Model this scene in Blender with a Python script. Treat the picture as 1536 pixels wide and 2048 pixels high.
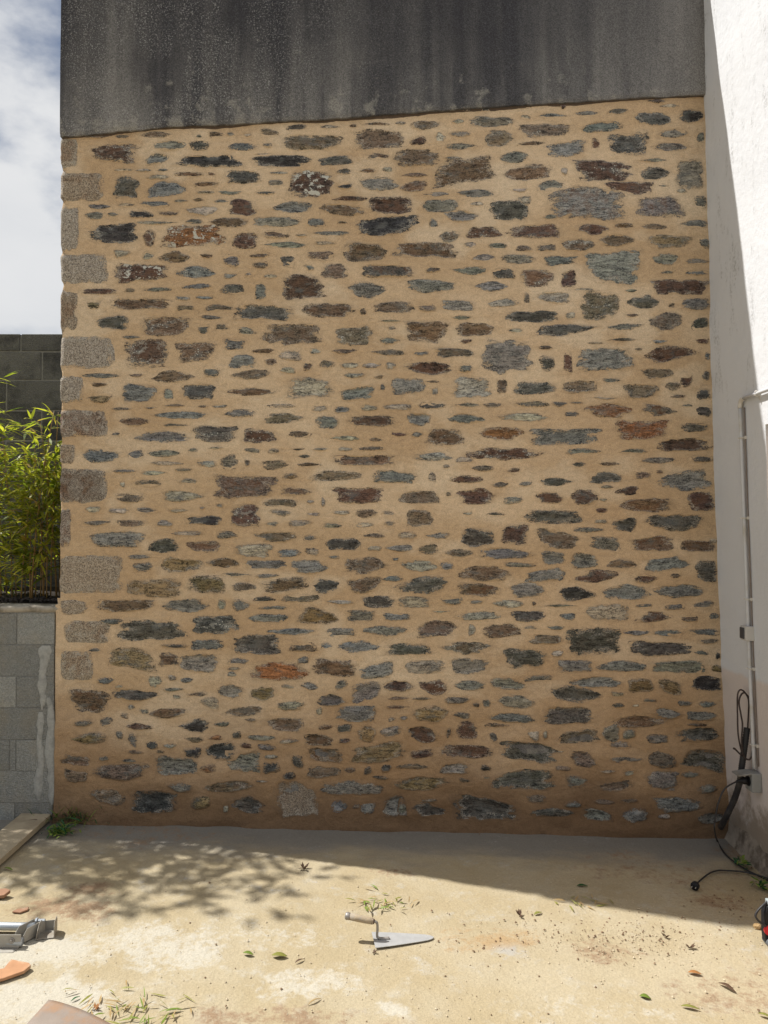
import bpy, bmesh, math, random
import numpy as np
from mathutils import Vector, Matrix, Quaternion
for o in list(bpy.data.objects): bpy.data.objects.remove(o)
rnd = random.Random(11)
S = bpy.context.scene
C = S.collection
# ------------------------------------------------------------------ camera
F = 1500.0; CAM = Vector((0.0, -4.8, 1.90)); PITCH = math.radians(1.2)
cd = bpy.data.cameras.new('camera'); cam = bpy.data.objects.new('camera', cd); C.objects.link(cam)
cam.location = CAM; cam.rotation_euler = (math.pi/2 + PITCH, 0, 0)
cd.sensor_fit = 'VERTICAL'; cd.sensor_height = 36.0; cd.lens = F/2048*36.0
cd.clip_start = 0.05; cd.clip_end = 500
S.camera = cam
S.cycles.max_bounces = 5; S.cycles.diffuse_bounces = 3; S.cycles.glossy_bounces = 2; S.cycles.transmission_bounces = 2; S.cycles.caustics_reflective = False; S.cycles.caustics_refractive = False
S.render.resolution_x = 768; S.render.resolution_y = 1024
# ------------------------------------------------------------------ light
SUN = Vector((-1.0, 0.28, 1.53)).normalized()
elev = math.asin(SUN.z); azim = math.atan2(SUN.x, SUN.y)
W = bpy.data.worlds.new('World'); S.world = W; W.use_nodes = True
wt = W.node_tree; wt.nodes.clear()
sky = wt.nodes.new('ShaderNodeTexSky'); sky.sky_type = 'NISHITA'; sky.sun_disc = False
sky.sun_elevation = elev; sky.sun_rotation = azim; sky.air_density = 1.0; sky.dust_density = 1.5; sky.ozone_density = 1.0
tc = wt.nodes.new('ShaderNodeTexCoord')
mp = wt.nodes.new('ShaderNodeMapping'); mp.inputs['Scale'].default_value = (1.0, 1.0, 1.9); mp.inputs['Location'].default_value = (0.35, 0.1, 0.12)
wt.links.new(tc.outputs['Generated'], mp.inputs['Vector'])
cn = wt.nodes.new('ShaderNodeTexNoise'); cn.inputs['Scale'].default_value = 2.6; cn.inputs['Detail'].default_value = 9; cn.inputs['Roughness'].default_value = 0.55
wt.links.new(mp.outputs[0], cn.inputs['Vector'])
cr = wt.nodes.new('ShaderNodeMapRange'); cr.interpolation_type = 'SMOOTHSTEP'
cr.inputs['From Min'].default_value = 0.38; cr.inputs['From Max'].default_value = 0.53
wt.links.new(cn.outputs['Fac'], cr.inputs['Value'])
cn2 = wt.nodes.new('ShaderNodeTexNoise'); cn2.inputs['Scale'].default_value = 5.0; cn2.inputs['Detail'].default_value = 6
wt.links.new(mp.outputs[0], cn2.inputs['Vector'])
cc = wt.nodes.new('ShaderNodeMix'); cc.data_type = 'RGBA'
cc.inputs[6].default_value = (8.6, 9.0, 9.6, 1); cc.inputs[7].default_value = (12.0, 12.0, 12.0, 1)
wt.links.new(cn2.outputs['Fac'], cc.inputs[0])
cm = wt.nodes.new('ShaderNodeMix'); cm.data_type = 'RGBA'
wt.links.new(cr.outputs[0], cm.inputs[0]); wt.links.new(sky.outputs[0], cm.inputs[6]); wt.links.new(cc.outputs[2], cm.inputs[7])
bg = wt.nodes.new('ShaderNodeBackground'); bg.inputs['Strength'].default_value = 0.054
wt.links.new(cm.outputs[2], bg.inputs['Color'])
wo = wt.nodes.new('ShaderNodeOutputWorld'); wt.links.new(bg.outputs[0], wo.inputs['Surface'])
sl = bpy.data.lights.new('sun', 'SUN'); sl.energy = 5.0; sl.angle = math.radians(0.53); sl.color = (1.0, 0.965, 0.91)
so = bpy.data.objects.new('sun', sl); C.objects.link(so); so.location = (-6, 2, 9)
so.rotation_euler = SUN.to_track_quat('Z', 'Y').to_euler()
S.view_settings.view_transform = 'Standard'; S.view_settings.look = 'None'; S.view_settings.gamma = 1.0
S.view_settings.use_curve_mapping = False; S.view_settings.exposure = 0.39
# ------------------------------------------------------------------ helpers
RC = Matrix.Rotation(math.pi/2 + PITCH, 3, 'X')
def ray(u, v): return RC @ Vector(((u-768)/F, -(v-1024)/F, -1.0))
def PW(u, v, y=0.0):                                     # pixel -> point on the plane at that y
    d = ray(u, v); t = (y-CAM.y)/d.y; return CAM + d*t
def PX(u, v, x):                                         # pixel -> point on the plane at that x
    d = ray(u, v); t = (x-CAM.x)/d.x; return CAM + d*t
GS, G0 = -0.0222, -0.012
def gz(x): return G0 + GS*max(-4, min(4, x))
def PG(u, v, up=0.0):                                    # pixel -> point on the ground
    d = ray(u, v); t = (G0+up-CAM.z + GS*CAM.x)/(d.z - GS*d.x); return CAM + d*t
def hsh(ix, iy, s):
    n = (ix.astype(np.int64)*374761393 + iy.astype(np.int64)*668265263 + s*1274126177) & 0xffffffff
    n = ((n ^ (n >> 13))*1274126177) & 0xffffffff
    return ((n ^ (n >> 16)) & 0xffff)/65535.0
def vn(x, y, s=0):
    x = np.asarray(x, float); y = np.asarray(y, float)
    ix = np.floor(x); iy = np.floor(y); fx = x-ix; fy = y-iy
    fx = fx*fx*(3-2*fx); fy = fy*fy*(3-2*fy); ix = ix.astype(int); iy = iy.astype(int)
    a = hsh(ix, iy, s); b = hsh(ix+1, iy, s); c = hsh(ix, iy+1, s); d = hsh(ix+1, iy+1, s)
    return (a+(b-a)*fx + (c-a)*fy + (a-b-c+d)*fx*fy)*2-1
def fbm(x, y, o=4, s=0):
    v = 0; a = 1.0; t = 0
    for i in range(o):
        v = v + a*vn(np.asarray(x)*2**i, np.asarray(y)*2**i, s+i*7); t += a; a *= .5
    return v/t
def sst(a, b, x):
    t = np.clip((np.asarray(x, float)-a)/(b-a), 0, 1); return t*t*(3-2*t)
def tag(o, label=None, cat=None, group=None, kind=None):
    if label: o['label'] = label
    if cat: o['category'] = cat
    if group: o['group'] = group
    if kind: o['kind'] = kind
    return o
def empty(name, loc, label=None, cat=None, group=None):
    o = bpy.data.objects.new(name, None); o.location = loc; o.empty_display_size = .1; C.objects.link(o)
    return tag(o, label, cat, group)
def add(name, me, mat=None, parent=None, loc=None, smooth=None):
    o = bpy.data.objects.new(name, me); C.objects.link(o)
    if mat and not me.materials: me.materials.append(mat)
    if parent: o.parent = parent
    if loc is not None: o.location = Vector(loc) - (parent.location if parent else Vector((0,0,0)))
    elif parent: o.location = -Vector(parent.location)
    if smooth: me.polygons.foreach_set('use_smooth', [True]*len(me.polygons))
    return o
def mesh(name, vs, fs):
    me = bpy.data.meshes.new(name); me.from_pydata([tuple(map(float, v)) for v in vs], [], fs); me.update(); return me
def gridmesh(name, X, Y, Z, flip=False):
    n, m = X.shape
    vs = np.stack([X.ravel(), Y.ravel(), Z.ravel()], 1)
    i = np.arange(n*m).reshape(n, m)
    q = np.stack([i[:-1,:-1], i[:-1,1:], i[1:,1:], i[1:,:-1]], -1).reshape(-1, 4)
    if flip: q = q[:, ::-1]
    return mesh(name, vs.tolist(), q.tolist())
class MB:
    def __init__(s): s.v = []; s.f = []
    def add(s, vs, fs):
        b = len(s.v); s.v += [tuple(v) for v in vs]; s.f += [tuple(b+i for i in f) for f in fs]
    def tube(s, pts, r, n=8, cap=True):
        pts = [Vector(p) for p in pts]; rs = r if isinstance(r, (list, tuple)) else [r]*len(pts)
        up = None; b = len(s.v)
        for i, p in enumerate(pts):
            t = (pts[min(i+1, len(pts)-1)] - pts[max(i-1, 0)]).normalized()
            if up is None:
                up = t.orthogonal().normalized()
            else:
                up = (up - t*up.dot(t)).normalized()
            w = t.cross(up)
            for k in range(n):
                a = 2*math.pi*k/n; s.v.append(tuple(p + (up*math.cos(a)+w*math.sin(a))*rs[i]))
        for i in range(len(pts)-1):
            for k in range(n):
                k2 = (k+1) % n
                s.f.append((b+i*n+k, b+i*n+k2, b+(i+1)*n+k2, b+(i+1)*n+k))
        if cap:
            s.f.append(tuple(b+k for k in range(n))[::-1]); e = b+(len(pts)-1)*n
            s.f.append(tuple(e+k for k in range(n)))
    def box(s, c, ax, ay, az):                            # centre and half-axis vectors
        c = Vector(c); ax = Vector(ax); ay = Vector(ay); az = Vector(az)
        s.add([c+ax*i+ay*j+az*k for i in (-1,1) for j in (-1,1) for k in (-1,1)],
              [(0,1,3,2),(4,6,7,5),(0,4,5,1),(2,3,7,6),(0,2,6,4),(1,5,7,3)])
    def build(s, name, mat, parent=None, loc=None, smooth=False, bevel=0):
        me = bpy.data.meshes.new(name)
        vs = s.v
        org = Vector(loc) if loc is not None else Vector((0,0,0))
        me.from_pydata([tuple(Vector(v)-org) for v in vs], [], s.f); me.update()
        if bevel:
            bm = bmesh.new(); bm.from_mesh(me)
            bmesh.ops.bevel(bm, geom=[e for e in bm.edges], offset=bevel, segments=2, affect='EDGES', profile=.5)
            bm.to_mesh(me); bm.free()
        return add(name, me, mat, parent, loc, smooth)
def spline(pts, n=8):
    P = [Vector(p) for p in pts]; out = []
    for i in range(len(P)-1):
        p0 = P[max(i-1, 0)]; p1 = P[i]; p2 = P[i+1]; p3 = P[min(i+2, len(P)-1)]
        for k in range(n):
            t = k/n
            out.append(.5*((2*p1) + (p2-p0)*t + (2*p0-5*p1+4*p2-p3)*t*t + (3*p1-p0-3*p2+p3)*t**3))
    return out + [P[-1]]
# ------------------------------------------------------------------ node helpers
def N(nt, t, ins=None, **pr):
    n = nt.nodes.new(t)
    for k, v in pr.items(): setattr(n, k, v)
    for k, v in (ins or {}).items():
        if isinstance(v, bpy.types.NodeSocket): nt.links.new(v, n.inputs[k])
        else: n.inputs[k].default_value = v
    return n
def c4(c): return (c[0], c[1], c[2], 1.0) if not isinstance(c, bpy.types.NodeSocket) else c
def mix(nt, f, a, b, blend='MIX'):
    return N(nt, 'ShaderNodeMix', {0: f, 6: c4(a), 7: c4(b)}, data_type='RGBA', blend_type=blend).outputs[2]
def M(nt, op, a, b=0.0, clamp=False):
    return N(nt, 'ShaderNodeMath', {0: a, 1: b}, operation=op, use_clamp=clamp).outputs[0]
def mr(nt, v, a, b, c=0.0, d=1.0):
    return N(nt, 'ShaderNodeMapRange', {'Value': v, 'From Min': a, 'From Max': b, 'To Min': c, 'To Max': d}, interpolation_type='SMOOTHSTEP').outputs[0]
def sc(nt, v, s):
    return N(nt, 'ShaderNodeVectorMath', {0: v, 1: s}, operation='MULTIPLY').outputs[0]
def noise(nt, v, scale, detail=4.0, rough=.55, dist=0.0):
    return N(nt, 'ShaderNodeTexNoise', {'Vector': v, 'Scale': scale, 'Detail': detail, 'Roughness': rough, 'Distortion': dist}).outputs['Fac']
def voro(nt, v, scale, rand=1.0):
    return N(nt, 'ShaderNodeTexVoronoi', {'Vector': v, 'Scale': scale, 'Randomness': rand})
def pos(nt): return N(nt, 'ShaderNodeNewGeometry').outputs['Position']
def xyz(nt, v): return N(nt, 'ShaderNodeSeparateXYZ', {0: v}).outputs
def attr(nt, name, out='Fac'): return N(nt, 'ShaderNodeAttribute', attribute_name=name).outputs[out]
def newmat(name):
    m = bpy.data.materials.new(name); m.use_nodes = True; nt = m.node_tree
    return m, nt, nt.nodes['Principled BSDF']
def bump(nt, bs, h, dist, strength=1.0):
    b = N(nt, 'ShaderNodeBump', {'Strength': strength, 'Distance': dist, 'Height': h})
    nt.links.new(b.outputs[0], bs.inputs['Normal'])
def setc(nt, bs, col, rough=.9, spec=.25, metal=0.0):
    for k, v in (('Base Color', c4(col)), ('Roughness', rough), ('Specular IOR Level', spec), ('Metallic', metal)):
        if isinstance(v, bpy.types.NodeSocket): nt.links.new(v, bs.inputs[k])
        else: bs.inputs[k].default_value = v
def simple(name, col, rough=.7, var=.25, scale=30, spec=.3, metal=0.0, bd=.0015, dirt=None, dscale=6):
    m, nt, bs = newmat(name); p = pos(nt)
    n = noise(nt, p, scale, 5)
    c = mix(nt, n, [x*(1-var) for x in col], [min(1, x*(1+var)) for x in col])
    if dirt:
        d = mr(nt, noise(nt, p, dscale, 7, .65), .46, .66); c = mix(nt, d, c, dirt)
    setc(nt, bs, c, rough, spec, metal)
    bump(nt, bs, noise(nt, p, scale*3, 5), bd)
    return m
# ------------------------------------------------------------------ wall materials
def mcol(x, z):                                            # broad colour of the mortar: drier and paler up the wall, still wet near the ground
    x = np.asarray(x, float); z = np.asarray(z, float)
    L = lambda a, b, t: a + (b-a)*t[..., None]
    c = L(np.array((.472, .338, .207)), np.array((.595, .458, .31)), sst(-.45, .45, fbm(x*1.2, z*2.4, 4, 101)))
    c = L(c, np.array((.485, .345, .212)), sst(-.1, .6, fbm(x*4, z*9, 4, 103))*.7)
    c = L(c, np.array((.63, .515, .375)), sst(.05, .5, fbm(x*3.0, z*4.5, 5, 107))*.6)
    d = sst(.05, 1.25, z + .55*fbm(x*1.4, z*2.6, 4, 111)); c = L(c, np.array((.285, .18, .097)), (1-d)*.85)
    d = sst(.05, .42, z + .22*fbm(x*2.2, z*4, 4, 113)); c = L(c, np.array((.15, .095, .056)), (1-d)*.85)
    return c
def mortar_nodes(nt, p):
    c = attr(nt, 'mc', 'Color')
    n2 = noise(nt, sc(nt, p, (.7, 1, 1.1)), 34, 3, .7); n3 = noise(nt, p, 210, 1, .7)
    g = M(nt, 'ADD', mr(nt, n3, .28, .72, .70, 1.02), mr(nt, n2, .3, .7, .03, .2))
    c = mix(nt, 1.0, c, N(nt, 'ShaderNodeCombineXYZ', {0: g, 1: g, 2: g}).outputs[0], 'MULTIPLY')
    h = M(nt, 'ADD', M(nt, 'MULTIPLY', n3, .35), n2)
    return c, h
m_mortar, nt, bs = newmat('lime_mortar'); c, h = mortar_nodes(nt, pos(nt)); setc(nt, bs, c, .95, .12); bump(nt, bs, h, .010, .9)

def stone_material(name, granite=False):
    m, nt, bs = newmat(name); p = pos(nt)
    lc = attr(nt, 'lc', 'Vector'); tint = attr(nt, 'tint', 'Color'); sp = xyz(nt, attr(nt, 'sp', 'Vector')); edge = attr(nt, 'edge')
    mc, mh = mortar_nodes(nt, p)
    fine = noise(nt, p, 150, 2, .75)
    iso = noise(nt, lc, 20, 4, .68)
    if granite:
        v = voro(nt, p, 190); b = noise(nt, p, 8, 4, .65)
        c = mix(nt, mr(nt, fine, .33, .66), (.105, .092, .08), (.42, .375, .32))
        c = mix(nt, mr(nt, N(nt, 'ShaderNodeSeparateColor', {0: v.outputs['Color']}).outputs[0], .75, .9, 0, .75), c, (.50, .47, .43))
        c = mix(nt, .62, c, tint, 'MULTIPLY'); c = mix(nt, .5, c, mix(nt, 1.0, c, (1.75, 1.7, 1.62), 'MULTIPLY'))
        c = mix(nt, M(nt, 'MULTIPLY', mr(nt, b, .44, .64), sp[0]), c, mix(nt, 1.0, c, (.62, .42, .30), 'MULTIPLY'))
        c = mix(nt, M(nt, 'MULTIPLY', mr(nt, iso, .54, .64), sp[1]), c, (.50, .48, .42))
        lam = fine
        en = M(nt, 'ADD', M(nt, 'MULTIPLY', fine, .5), M(nt, 'MULTIPLY', iso, .5)); eb = b
    else:
        lam = noise(nt, sc(nt, lc, (16, 66, 1)), 1.0, 4, .7, .9)
        lam2 = noise(nt, sc(nt, lc, (70, 210, 1)), 1.0, 2, .75)
        eb = noise(nt, sc(nt, lc, (10, 22, 1)), 1.0, 3, .62)
        d = mix(nt, 1.0, tint, (.16, .16, .18), 'MULTIPLY'); br = mix(nt, 1.0, tint, (2.3, 2.25, 2.15), 'MULTIPLY')
        tx = M(nt, 'ADD', M(nt, 'MULTIPLY', lam, .5), M(nt, 'ADD', M(nt, 'MULTIPLY', fine, .28), M(nt, 'MULTIPLY', iso, .22)))
        c = mix(nt, mr(nt, tx, .40, .60), d, br)
        c = mix(nt, M(nt, 'MULTIPLY', mr(nt, eb, .5, .64), .7), c, mix(nt, fine, (.05, .055, .055), (.23, .24, .23)))
        c = mix(nt, M(nt, 'MULTIPLY', mr(nt, iso, .43, .62), sp[0]), c, mix(nt, fine, (.07, .036, .022), (.19, .097, .05)))
        c = mix(nt, M(nt, 'MULTIPLY', mr(nt, lam2, .50, .62), .6), c, N(nt, 'ShaderNodeVectorMath', {0: tint, 1: (2.0, 2.0, 1.95), 2: (.055, .052, .045)}, operation='MULTIPLY_ADD').outputs[0])
        v = voro(nt, lc, 75); dots = mr(nt, M(nt, 'ADD', v.outputs['Distance'], mr(nt, eb, .42, .6, .5, 0.0)), .34, .24)
        blot = mr(nt, noise(nt, sc(nt, lc, (20, 26, 1)), 1.0, 3, .75), .55, .60)
        li = M(nt, 'ADD', M(nt, 'MULTIPLY', dots, mr(nt, sp[1], .05, .3)), M(nt, 'MULTIPLY', blot, mr(nt, sp[1], .45, .9)), True)
        c = mix(nt, li, c, (.58, .58, .52))
        en = M(nt, 'ADD', M(nt, 'MULTIPLY', lam2, .65), M(nt, 'MULTIPLY', lam, .35))
    t = M(nt, 'ADD', edge, M(nt, 'ADD', M(nt, 'MULTIPLY', M(nt, 'SUBTRACT', en, .5), sp[2] if not granite else .8), M(nt, 'ADD', M(nt, 'MULTIPLY', M(nt, 'SUBTRACT', fine, .5), M(nt, 'MULTIPLY', sp[2], .55) if not granite else .7), M(nt, 'MULTIPLY', M(nt, 'SUBTRACT', eb, .5), 1.5 if not granite else 1.6))))
    rim = M(nt, 'MULTIPLY', mr(nt, t, .66, .96), M(nt, 'MULTIPLY', mr(nt, fine, .42, .58, .25, 1.0), mr(nt, iso, .42, .58, .15, 1.0)))
    c = mix(nt, rim, c, (.49, .46, .40))
    t = M(nt, 'ADD', t, M(nt, 'MULTIPLY', M(nt, 'MAXIMUM', M(nt, 'SUBTRACT', edge, 1.05), 0.0), 7.0))
    mm = mr(nt, t, .94, 1.0)
    c = mix(nt, mm, c, mc)
    setc(nt, bs, c, M(nt, 'ADD', .72, M(nt, 'MULTIPLY', mm, .2)), .3)
    hh = M(nt, 'ADD', M(nt, 'MULTIPLY', lam, .8 if not granite else .3), M(nt, 'MULTIPLY', fine, .5))
    bump(nt, bs, N(nt, 'ShaderNodeMix', {0: mm, 2: hh, 3: M(nt, 'MULTIPLY', fine, .5)}, data_type='FLOAT').outputs[0], .016, 1.0)
    return m
m_stone = stone_material('schist_stone'); m_granite = stone_material('granite_stone', True)

m_render, nt, bs = newmat('weathered_cement_render'); p = pos(nt); px = xyz(nt, p)
st = noise(nt, sc(nt, p, (3.2, 1, .30)), 1.0, 4, .62); st2 = noise(nt, sc(nt, p, (11, 1, .7)), 1.0, 3, .6)
gr = noise(nt, p, 150, 2, .8); bl = noise(nt, p, 1.6, 5, .65); md = noise(nt, p, 45, 3, .65)
c = mix(nt, mr(nt, M(nt, 'ADD', M(nt, 'MULTIPLY', st, .62), M(nt, 'ADD', M(nt, 'MULTIPLY', st2, .26), M(nt, 'MULTIPLY', bl, .2))), .42, .66), (.068, .068, .075), (.25, .243, .232))
zt = mr(nt, M(nt, 'ADD', px[2], M(nt, 'MULTIPLY', st2, 1.6)), 5.1, 6.2, 0, .75)
c = mix(nt, zt, c, (.04, .04, .047))                       # soot-black algae running down from the eaves
zl = mr(nt, M(nt, 'ADD', px[0], M(nt, 'MULTIPLY', st, 1.2)), 1.6, 3.0, 0, .6)
c = mix(nt, zl, c, (.32, .305, .285))
v = voro(nt, p, 80); sz = mr(nt, N(nt, 'ShaderNodeSeparateColor', {0: v.outputs['Color']}).outputs[1], 0, 1, .12, .46)
dot = M(nt, 'MAXIMUM', mr(nt, M(nt, 'SUBTRACT', v.outputs['Distance'], sz), .0, -.08, 0, .35), mr(nt, noise(nt, p, 95, 2, .75), .58, .63))
dens = M(nt, 'MULTIPLY', mr(nt, noise(nt, sc(nt, p, (1.6, 1, .8)), 2.2, 5, .6), .38, .54), mr(nt, px[0], .5, -1.3, .12, 1.0))
c = mix(nt, M(nt, 'MULTIPLY', dot, M(nt, 'MULTIPLY', dens, .6)), c, (.42, .42, .41))
ef = mr(nt, M(nt, 'ADD', noise(nt, sc(nt, p, (1, 1, 1)), 9, 5, .6), mr(nt, px[2], 5.2, 4.4, -.16, .05)), .54, .66, 0, .6)
c = mix(nt, ef, c, (.30, .29, .26))
g = mr(nt, gr, .3, .7, .62, 1.35)
c = mix(nt, 1.0, c, N(nt, 'ShaderNodeCombineXYZ', {0: g, 1: g, 2: g}).outputs[0], 'MULTIPLY')
setc(nt, bs, c, .95, .15); bump(nt, bs, M(nt, 'ADD', gr, md), .012, .8)

def block_mat(name, a, b, dark, dk):
    m, nt, bs = newmat(name); p = pos(nt); g = noise(nt, p, 120, 4, .75); l = noise(nt, p, 5, 6, .6)
    v = voro(nt, p, 110)
    c = mix(nt, mr(nt, g, .3, .7), a, b)
    c = mix(nt, mr(nt, l, .42, .7, 0, dk), c, dark)
    oi = N(nt, 'ShaderNodeObjectInfo').outputs['Random']
    g2 = mr(nt, oi, 0, 1, .82, 1.12)
    c = mix(nt, 1.0, c, N(nt, 'ShaderNodeCombineXYZ', {0: g2, 1: g2, 2: g2}).outputs[0], 'MULTIPLY')
    setc(nt, bs, c, .95, .15); bump(nt, bs, M(nt, 'ADD', g, M(nt, 'MULTIPLY', v.outputs['Distance'], .8)), .010, .9)
    return m
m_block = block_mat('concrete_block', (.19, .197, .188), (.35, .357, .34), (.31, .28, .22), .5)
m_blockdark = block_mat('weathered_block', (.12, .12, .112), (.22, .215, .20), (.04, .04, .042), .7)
m_joint = simple('joint_mortar', (.24, .235, .22), .95, .3, 60)
m_coping = simple('coping_concrete', (.33, .30, .25), .95, .3, 40, dirt=(.16, .14, .11))
m_smear = simple('mortar_smear', (.315, .318, .302), .9, .3, 90, dirt=(.235, .24, .228), dscale=18)

m_white, nt, bs = newmat('white_painted_render'); p = pos(nt); q = xyz(nt, p)
c = mix(nt, noise(nt, p, 3, 5), (.60, .615, .645), (.66, .672, .695))
mk = mr(nt, M(nt, 'ADD', noise(nt, sc(nt, p, (1, 4, 1.2)), 2.6, 7, .7), mr(nt, q[2], 1.6, 3.2, -.16, .02)), .54, .68, 0, .55)
c = mix(nt, M(nt, 'MULTIPLY', mk, mr(nt, noise(nt, p, 60, 4, .7), .4, .65)), c, (.20, .20, .19))
pk = mr(nt, M(nt, 'ADD', q[2], M(nt, 'MULTIPLY', noise(nt, p, 4, 4), .12)), 1.10, 1.06)
c = mix(nt, pk, c, (.63, .565, .53))
dz = mr(nt, M(nt, 'ADD', q[2], M(nt, 'MULTIPLY', M(nt, 'SUBTRACT', noise(nt, p, 9, 6, .7), .5), .7)), .34, .12)
c = mix(nt, dz, c, (.30, .25, .20))
setc(nt, bs, c, .9, .2); bump(nt, bs, M(nt, 'ADD', noise(nt, p, 22, 5), M(nt, 'MULTIPLY', noise(nt, p, 180, 3), .3)), .006, .7)
m_beige = simple('beige_painted_panel', (.60, .475, .375), .8, .12, 14)
m_plinth = simple('dirty_cement', (.30, .255, .205), .95, .4, 14, dirt=(.13, .105, .08), dscale=9, bd=.008)

# ------------------------------------------------------------------ ground
m_ground, nt, bs = newmat('sanded_concrete'); p = pos(nt); q = xyz(nt, p)
na = noise(nt, p, 1.7, 3, .6); nb = noise(nt, p, 8, 4, .68); nc = noise(nt, p, 95, 2, .75); nd = noise(nt, sc(nt, p, (.6, 1.6, 1)), 2.4, 4, .62); ne = noise(nt, p, 30, 3, .7)
c = mix(nt, mr(nt, na, .36, .64), (.35, .288, .182), (.385, .33, .228))
c = mix(nt, mr(nt, nb, .5, .72, 0, .65), c, (.40, .362, .282))
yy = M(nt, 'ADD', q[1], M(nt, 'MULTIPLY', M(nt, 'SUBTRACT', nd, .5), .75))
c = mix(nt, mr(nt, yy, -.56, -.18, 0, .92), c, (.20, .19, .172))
gp = attr(nt, 'patch', 'Color'); ga = N(nt, 'ShaderNodeAttribute', attribute_name='patch').outputs['Alpha']
c = mix(nt, mr(nt, M(nt, 'ADD', ga, M(nt, 'ADD', M(nt, 'MULTIPLY', M(nt, 'SUBTRACT', nb, .5), 1.3), M(nt, 'MULTIPLY', M(nt, 'SUBTRACT', ne, .5), 1.4))), .18, .8, 0, .95), c, gp)
g = mr(nt, nc, .3, .7, .91, 1.06)
c = mix(nt, 1.0, c, N(nt, 'ShaderNodeCombineXYZ', {0: g, 1: g, 2: g}).outputs[0], 'MULTIPLY')
sp_ = voro(nt, p, 120); c = mix(nt, M(nt, 'MULTIPLY', mr(nt, sp_.outputs['Distance'], .17, .08), mr(nt, na, .46, .6, .0, .4)), c, (.22, .15, .10))
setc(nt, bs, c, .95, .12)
bump(nt, bs, M(nt, 'ADD', M(nt, 'MULTIPLY', nc, .3), M(nt, 'ADD', M(nt, 'MULTIPLY', ne, .6), nb)), .011, .7)
gx = np.concatenate([[-60, -20, -8], np.linspace(-4, 4, 300), [8, 20, 60]]); gy = np.concatenate([[-60, -20, -8], np.linspace(-5.2, .4, 210), [4, 12, 60]])
XX, YY = np.meshgrid(gx, gy)
near = (1-sst(4, 6, np.abs(XX)))*sst(-7, -5, YY)
ZZ = G0 + GS*np.clip(XX, -4, 4) + near*(.006*fbm(XX*1.5, YY*2.2, 3, 3) + .005*fbm(XX*6, YY*9, 3, 5) - .003)
BR = (.255, .175, .11); WH = (.44, .41, .34); OC = (.35, .25, .14); GY = (.37, .35, .31)
PC = np.zeros(XX.shape+(4,)); PC[..., :3] = .4
for u, v, r_, col, am, sx in ((130, 1822, .17, BR, .75, 2.2), (200, 1780, .10, BR, .6, 1.8), (990, 1875, .16, OC, .7, 2.0), (1190, 1900, .14, BR, .55, 2.2), (560, 2040, .20, BR, .55, 2.5),
          (1460, 1980, .25, BR, .45, 1.3), (1420, 1800, .14, BR, .6, 2.0), (800, 1745, .08, BR, .5, 2.2), (60, 1900, .26, WH, .8, 2), (300, 1900, .28, WH, .65, 2),
          (120, 2000, .25, WH, .8, 2), (780, 2020, .10, WH, .8, 1.4), (620, 1960, .16, WH, .6, 2.4), (470, 1860, .2, WH, .4, 3), (1330, 1740, .3, BR, .35, 2.5),
          (300, 1670, .2, BR, .35, 3), (1490, 1700, .16, (.22, .17, .12), .8, 1.4), (1200, 2040, .3, WH, .3, 2), (130, 1660, .12, (.2, .16, .11), .6, 1.6), (1020, 1900, .08, GY, .6, 2)):
    w = PG(u, v); d = np.hypot((XX-w.x)/sx, YY-w.y) + r_*.55*fbm(XX*6, YY*7, 4, int(u))
    k = ((1-sst(r_*.2, r_*1.05, d))*am)[..., None]
    PC[..., :3] = PC[..., :3]*(1-k) + np.array(col)*k if PC[..., 3].max() > 0 else np.where(k > 0, np.array(col), PC[..., :3])
    k0 = k[..., 0]; PC[..., :3] = np.where((k0 > PC[..., 3])[..., None], np.array(col), PC[..., :3]); PC[..., 3] = np.maximum(PC[..., 3], k0)
ground = add('ground', gridmesh('ground', XX, YY, ZZ), m_ground, smooth=True); at = ground.data.attributes.new('patch', 'FLOAT_COLOR', 'POINT'); at.data.foreach_set('color', PC.astype(np.float32).ravel()); tag(ground, kind='structure', label='sandy concrete yard dusted with pale mortar sand', cat='ground')
# ------------------------------------------------------------------ stone wall
WALLTOP = 5.78
JX = [(0, 1403), (180, 1407), (480, 1417), (740, 1421), (1000, 1430), (1300, 1441), (1500, 1450), (1700, 1458)]   # line where the two walls meet
_jz = np.array([PW(768, v).z for v, u in JX])[::-1]; _jx = np.array([PW(u, v).x for v, u in JX])[::-1]
def xj(z):
    z = np.asarray(z, float); e = (_jx[-1]-_jx[-3])/(_jz[-1]-_jz[-3])
    return np.where(z > _jz[-1], _jx[-1] + (z-_jz[-1])*e, np.interp(z, _jz, _jx))
def hm(x, z):
    low = 1-sst(.2, 1.35, z)
    return .007*fbm(x*1.3, z*1.8, 3, 21) + .004*fbm(x*6, z*9, 3, 31) + low*(.020*fbm(x*2.0, z*5.0, 3, 41) + .010*fbm(x*7, z*11, 2, 43)) + .03*(1-sst(-.1, .25, z))*low
wall = empty('stone_wall', (0, .25, 0), 'tall rubble stone wall freshly pointed with tan mortar under a grey rendered band', 'wall')
XL = PW(122.6, 900).x; XLB = PW(109, 1400).x; ZLOW = PW(0, 1209).z
zz = np.linspace(-.12, 4.75, 530); ss = np.concatenate([[0], np.linspace(0, 1, 465)])
SSg, ZG = np.meshgrid(ss, zz)
xl = np.where(ZG < ZLOW, XLB, XL) + .004*fbm(ZG*9, ZG*0+3, 3, 2)
xr = xj(ZG) + .03
XG = xl + SSg*(xr-xl)
YG = -hm(XG, ZG)
YG[:, 0] = .16
edge_l = np.exp(-((XG-xl)/.012)**2); YG += edge_l*.006*(np.arange(len(ss)) > 0)
mb = add('mortar_bed', gridmesh('mortar_bed', XG, YG, ZG), m_mortar, wall, smooth=True)
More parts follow.
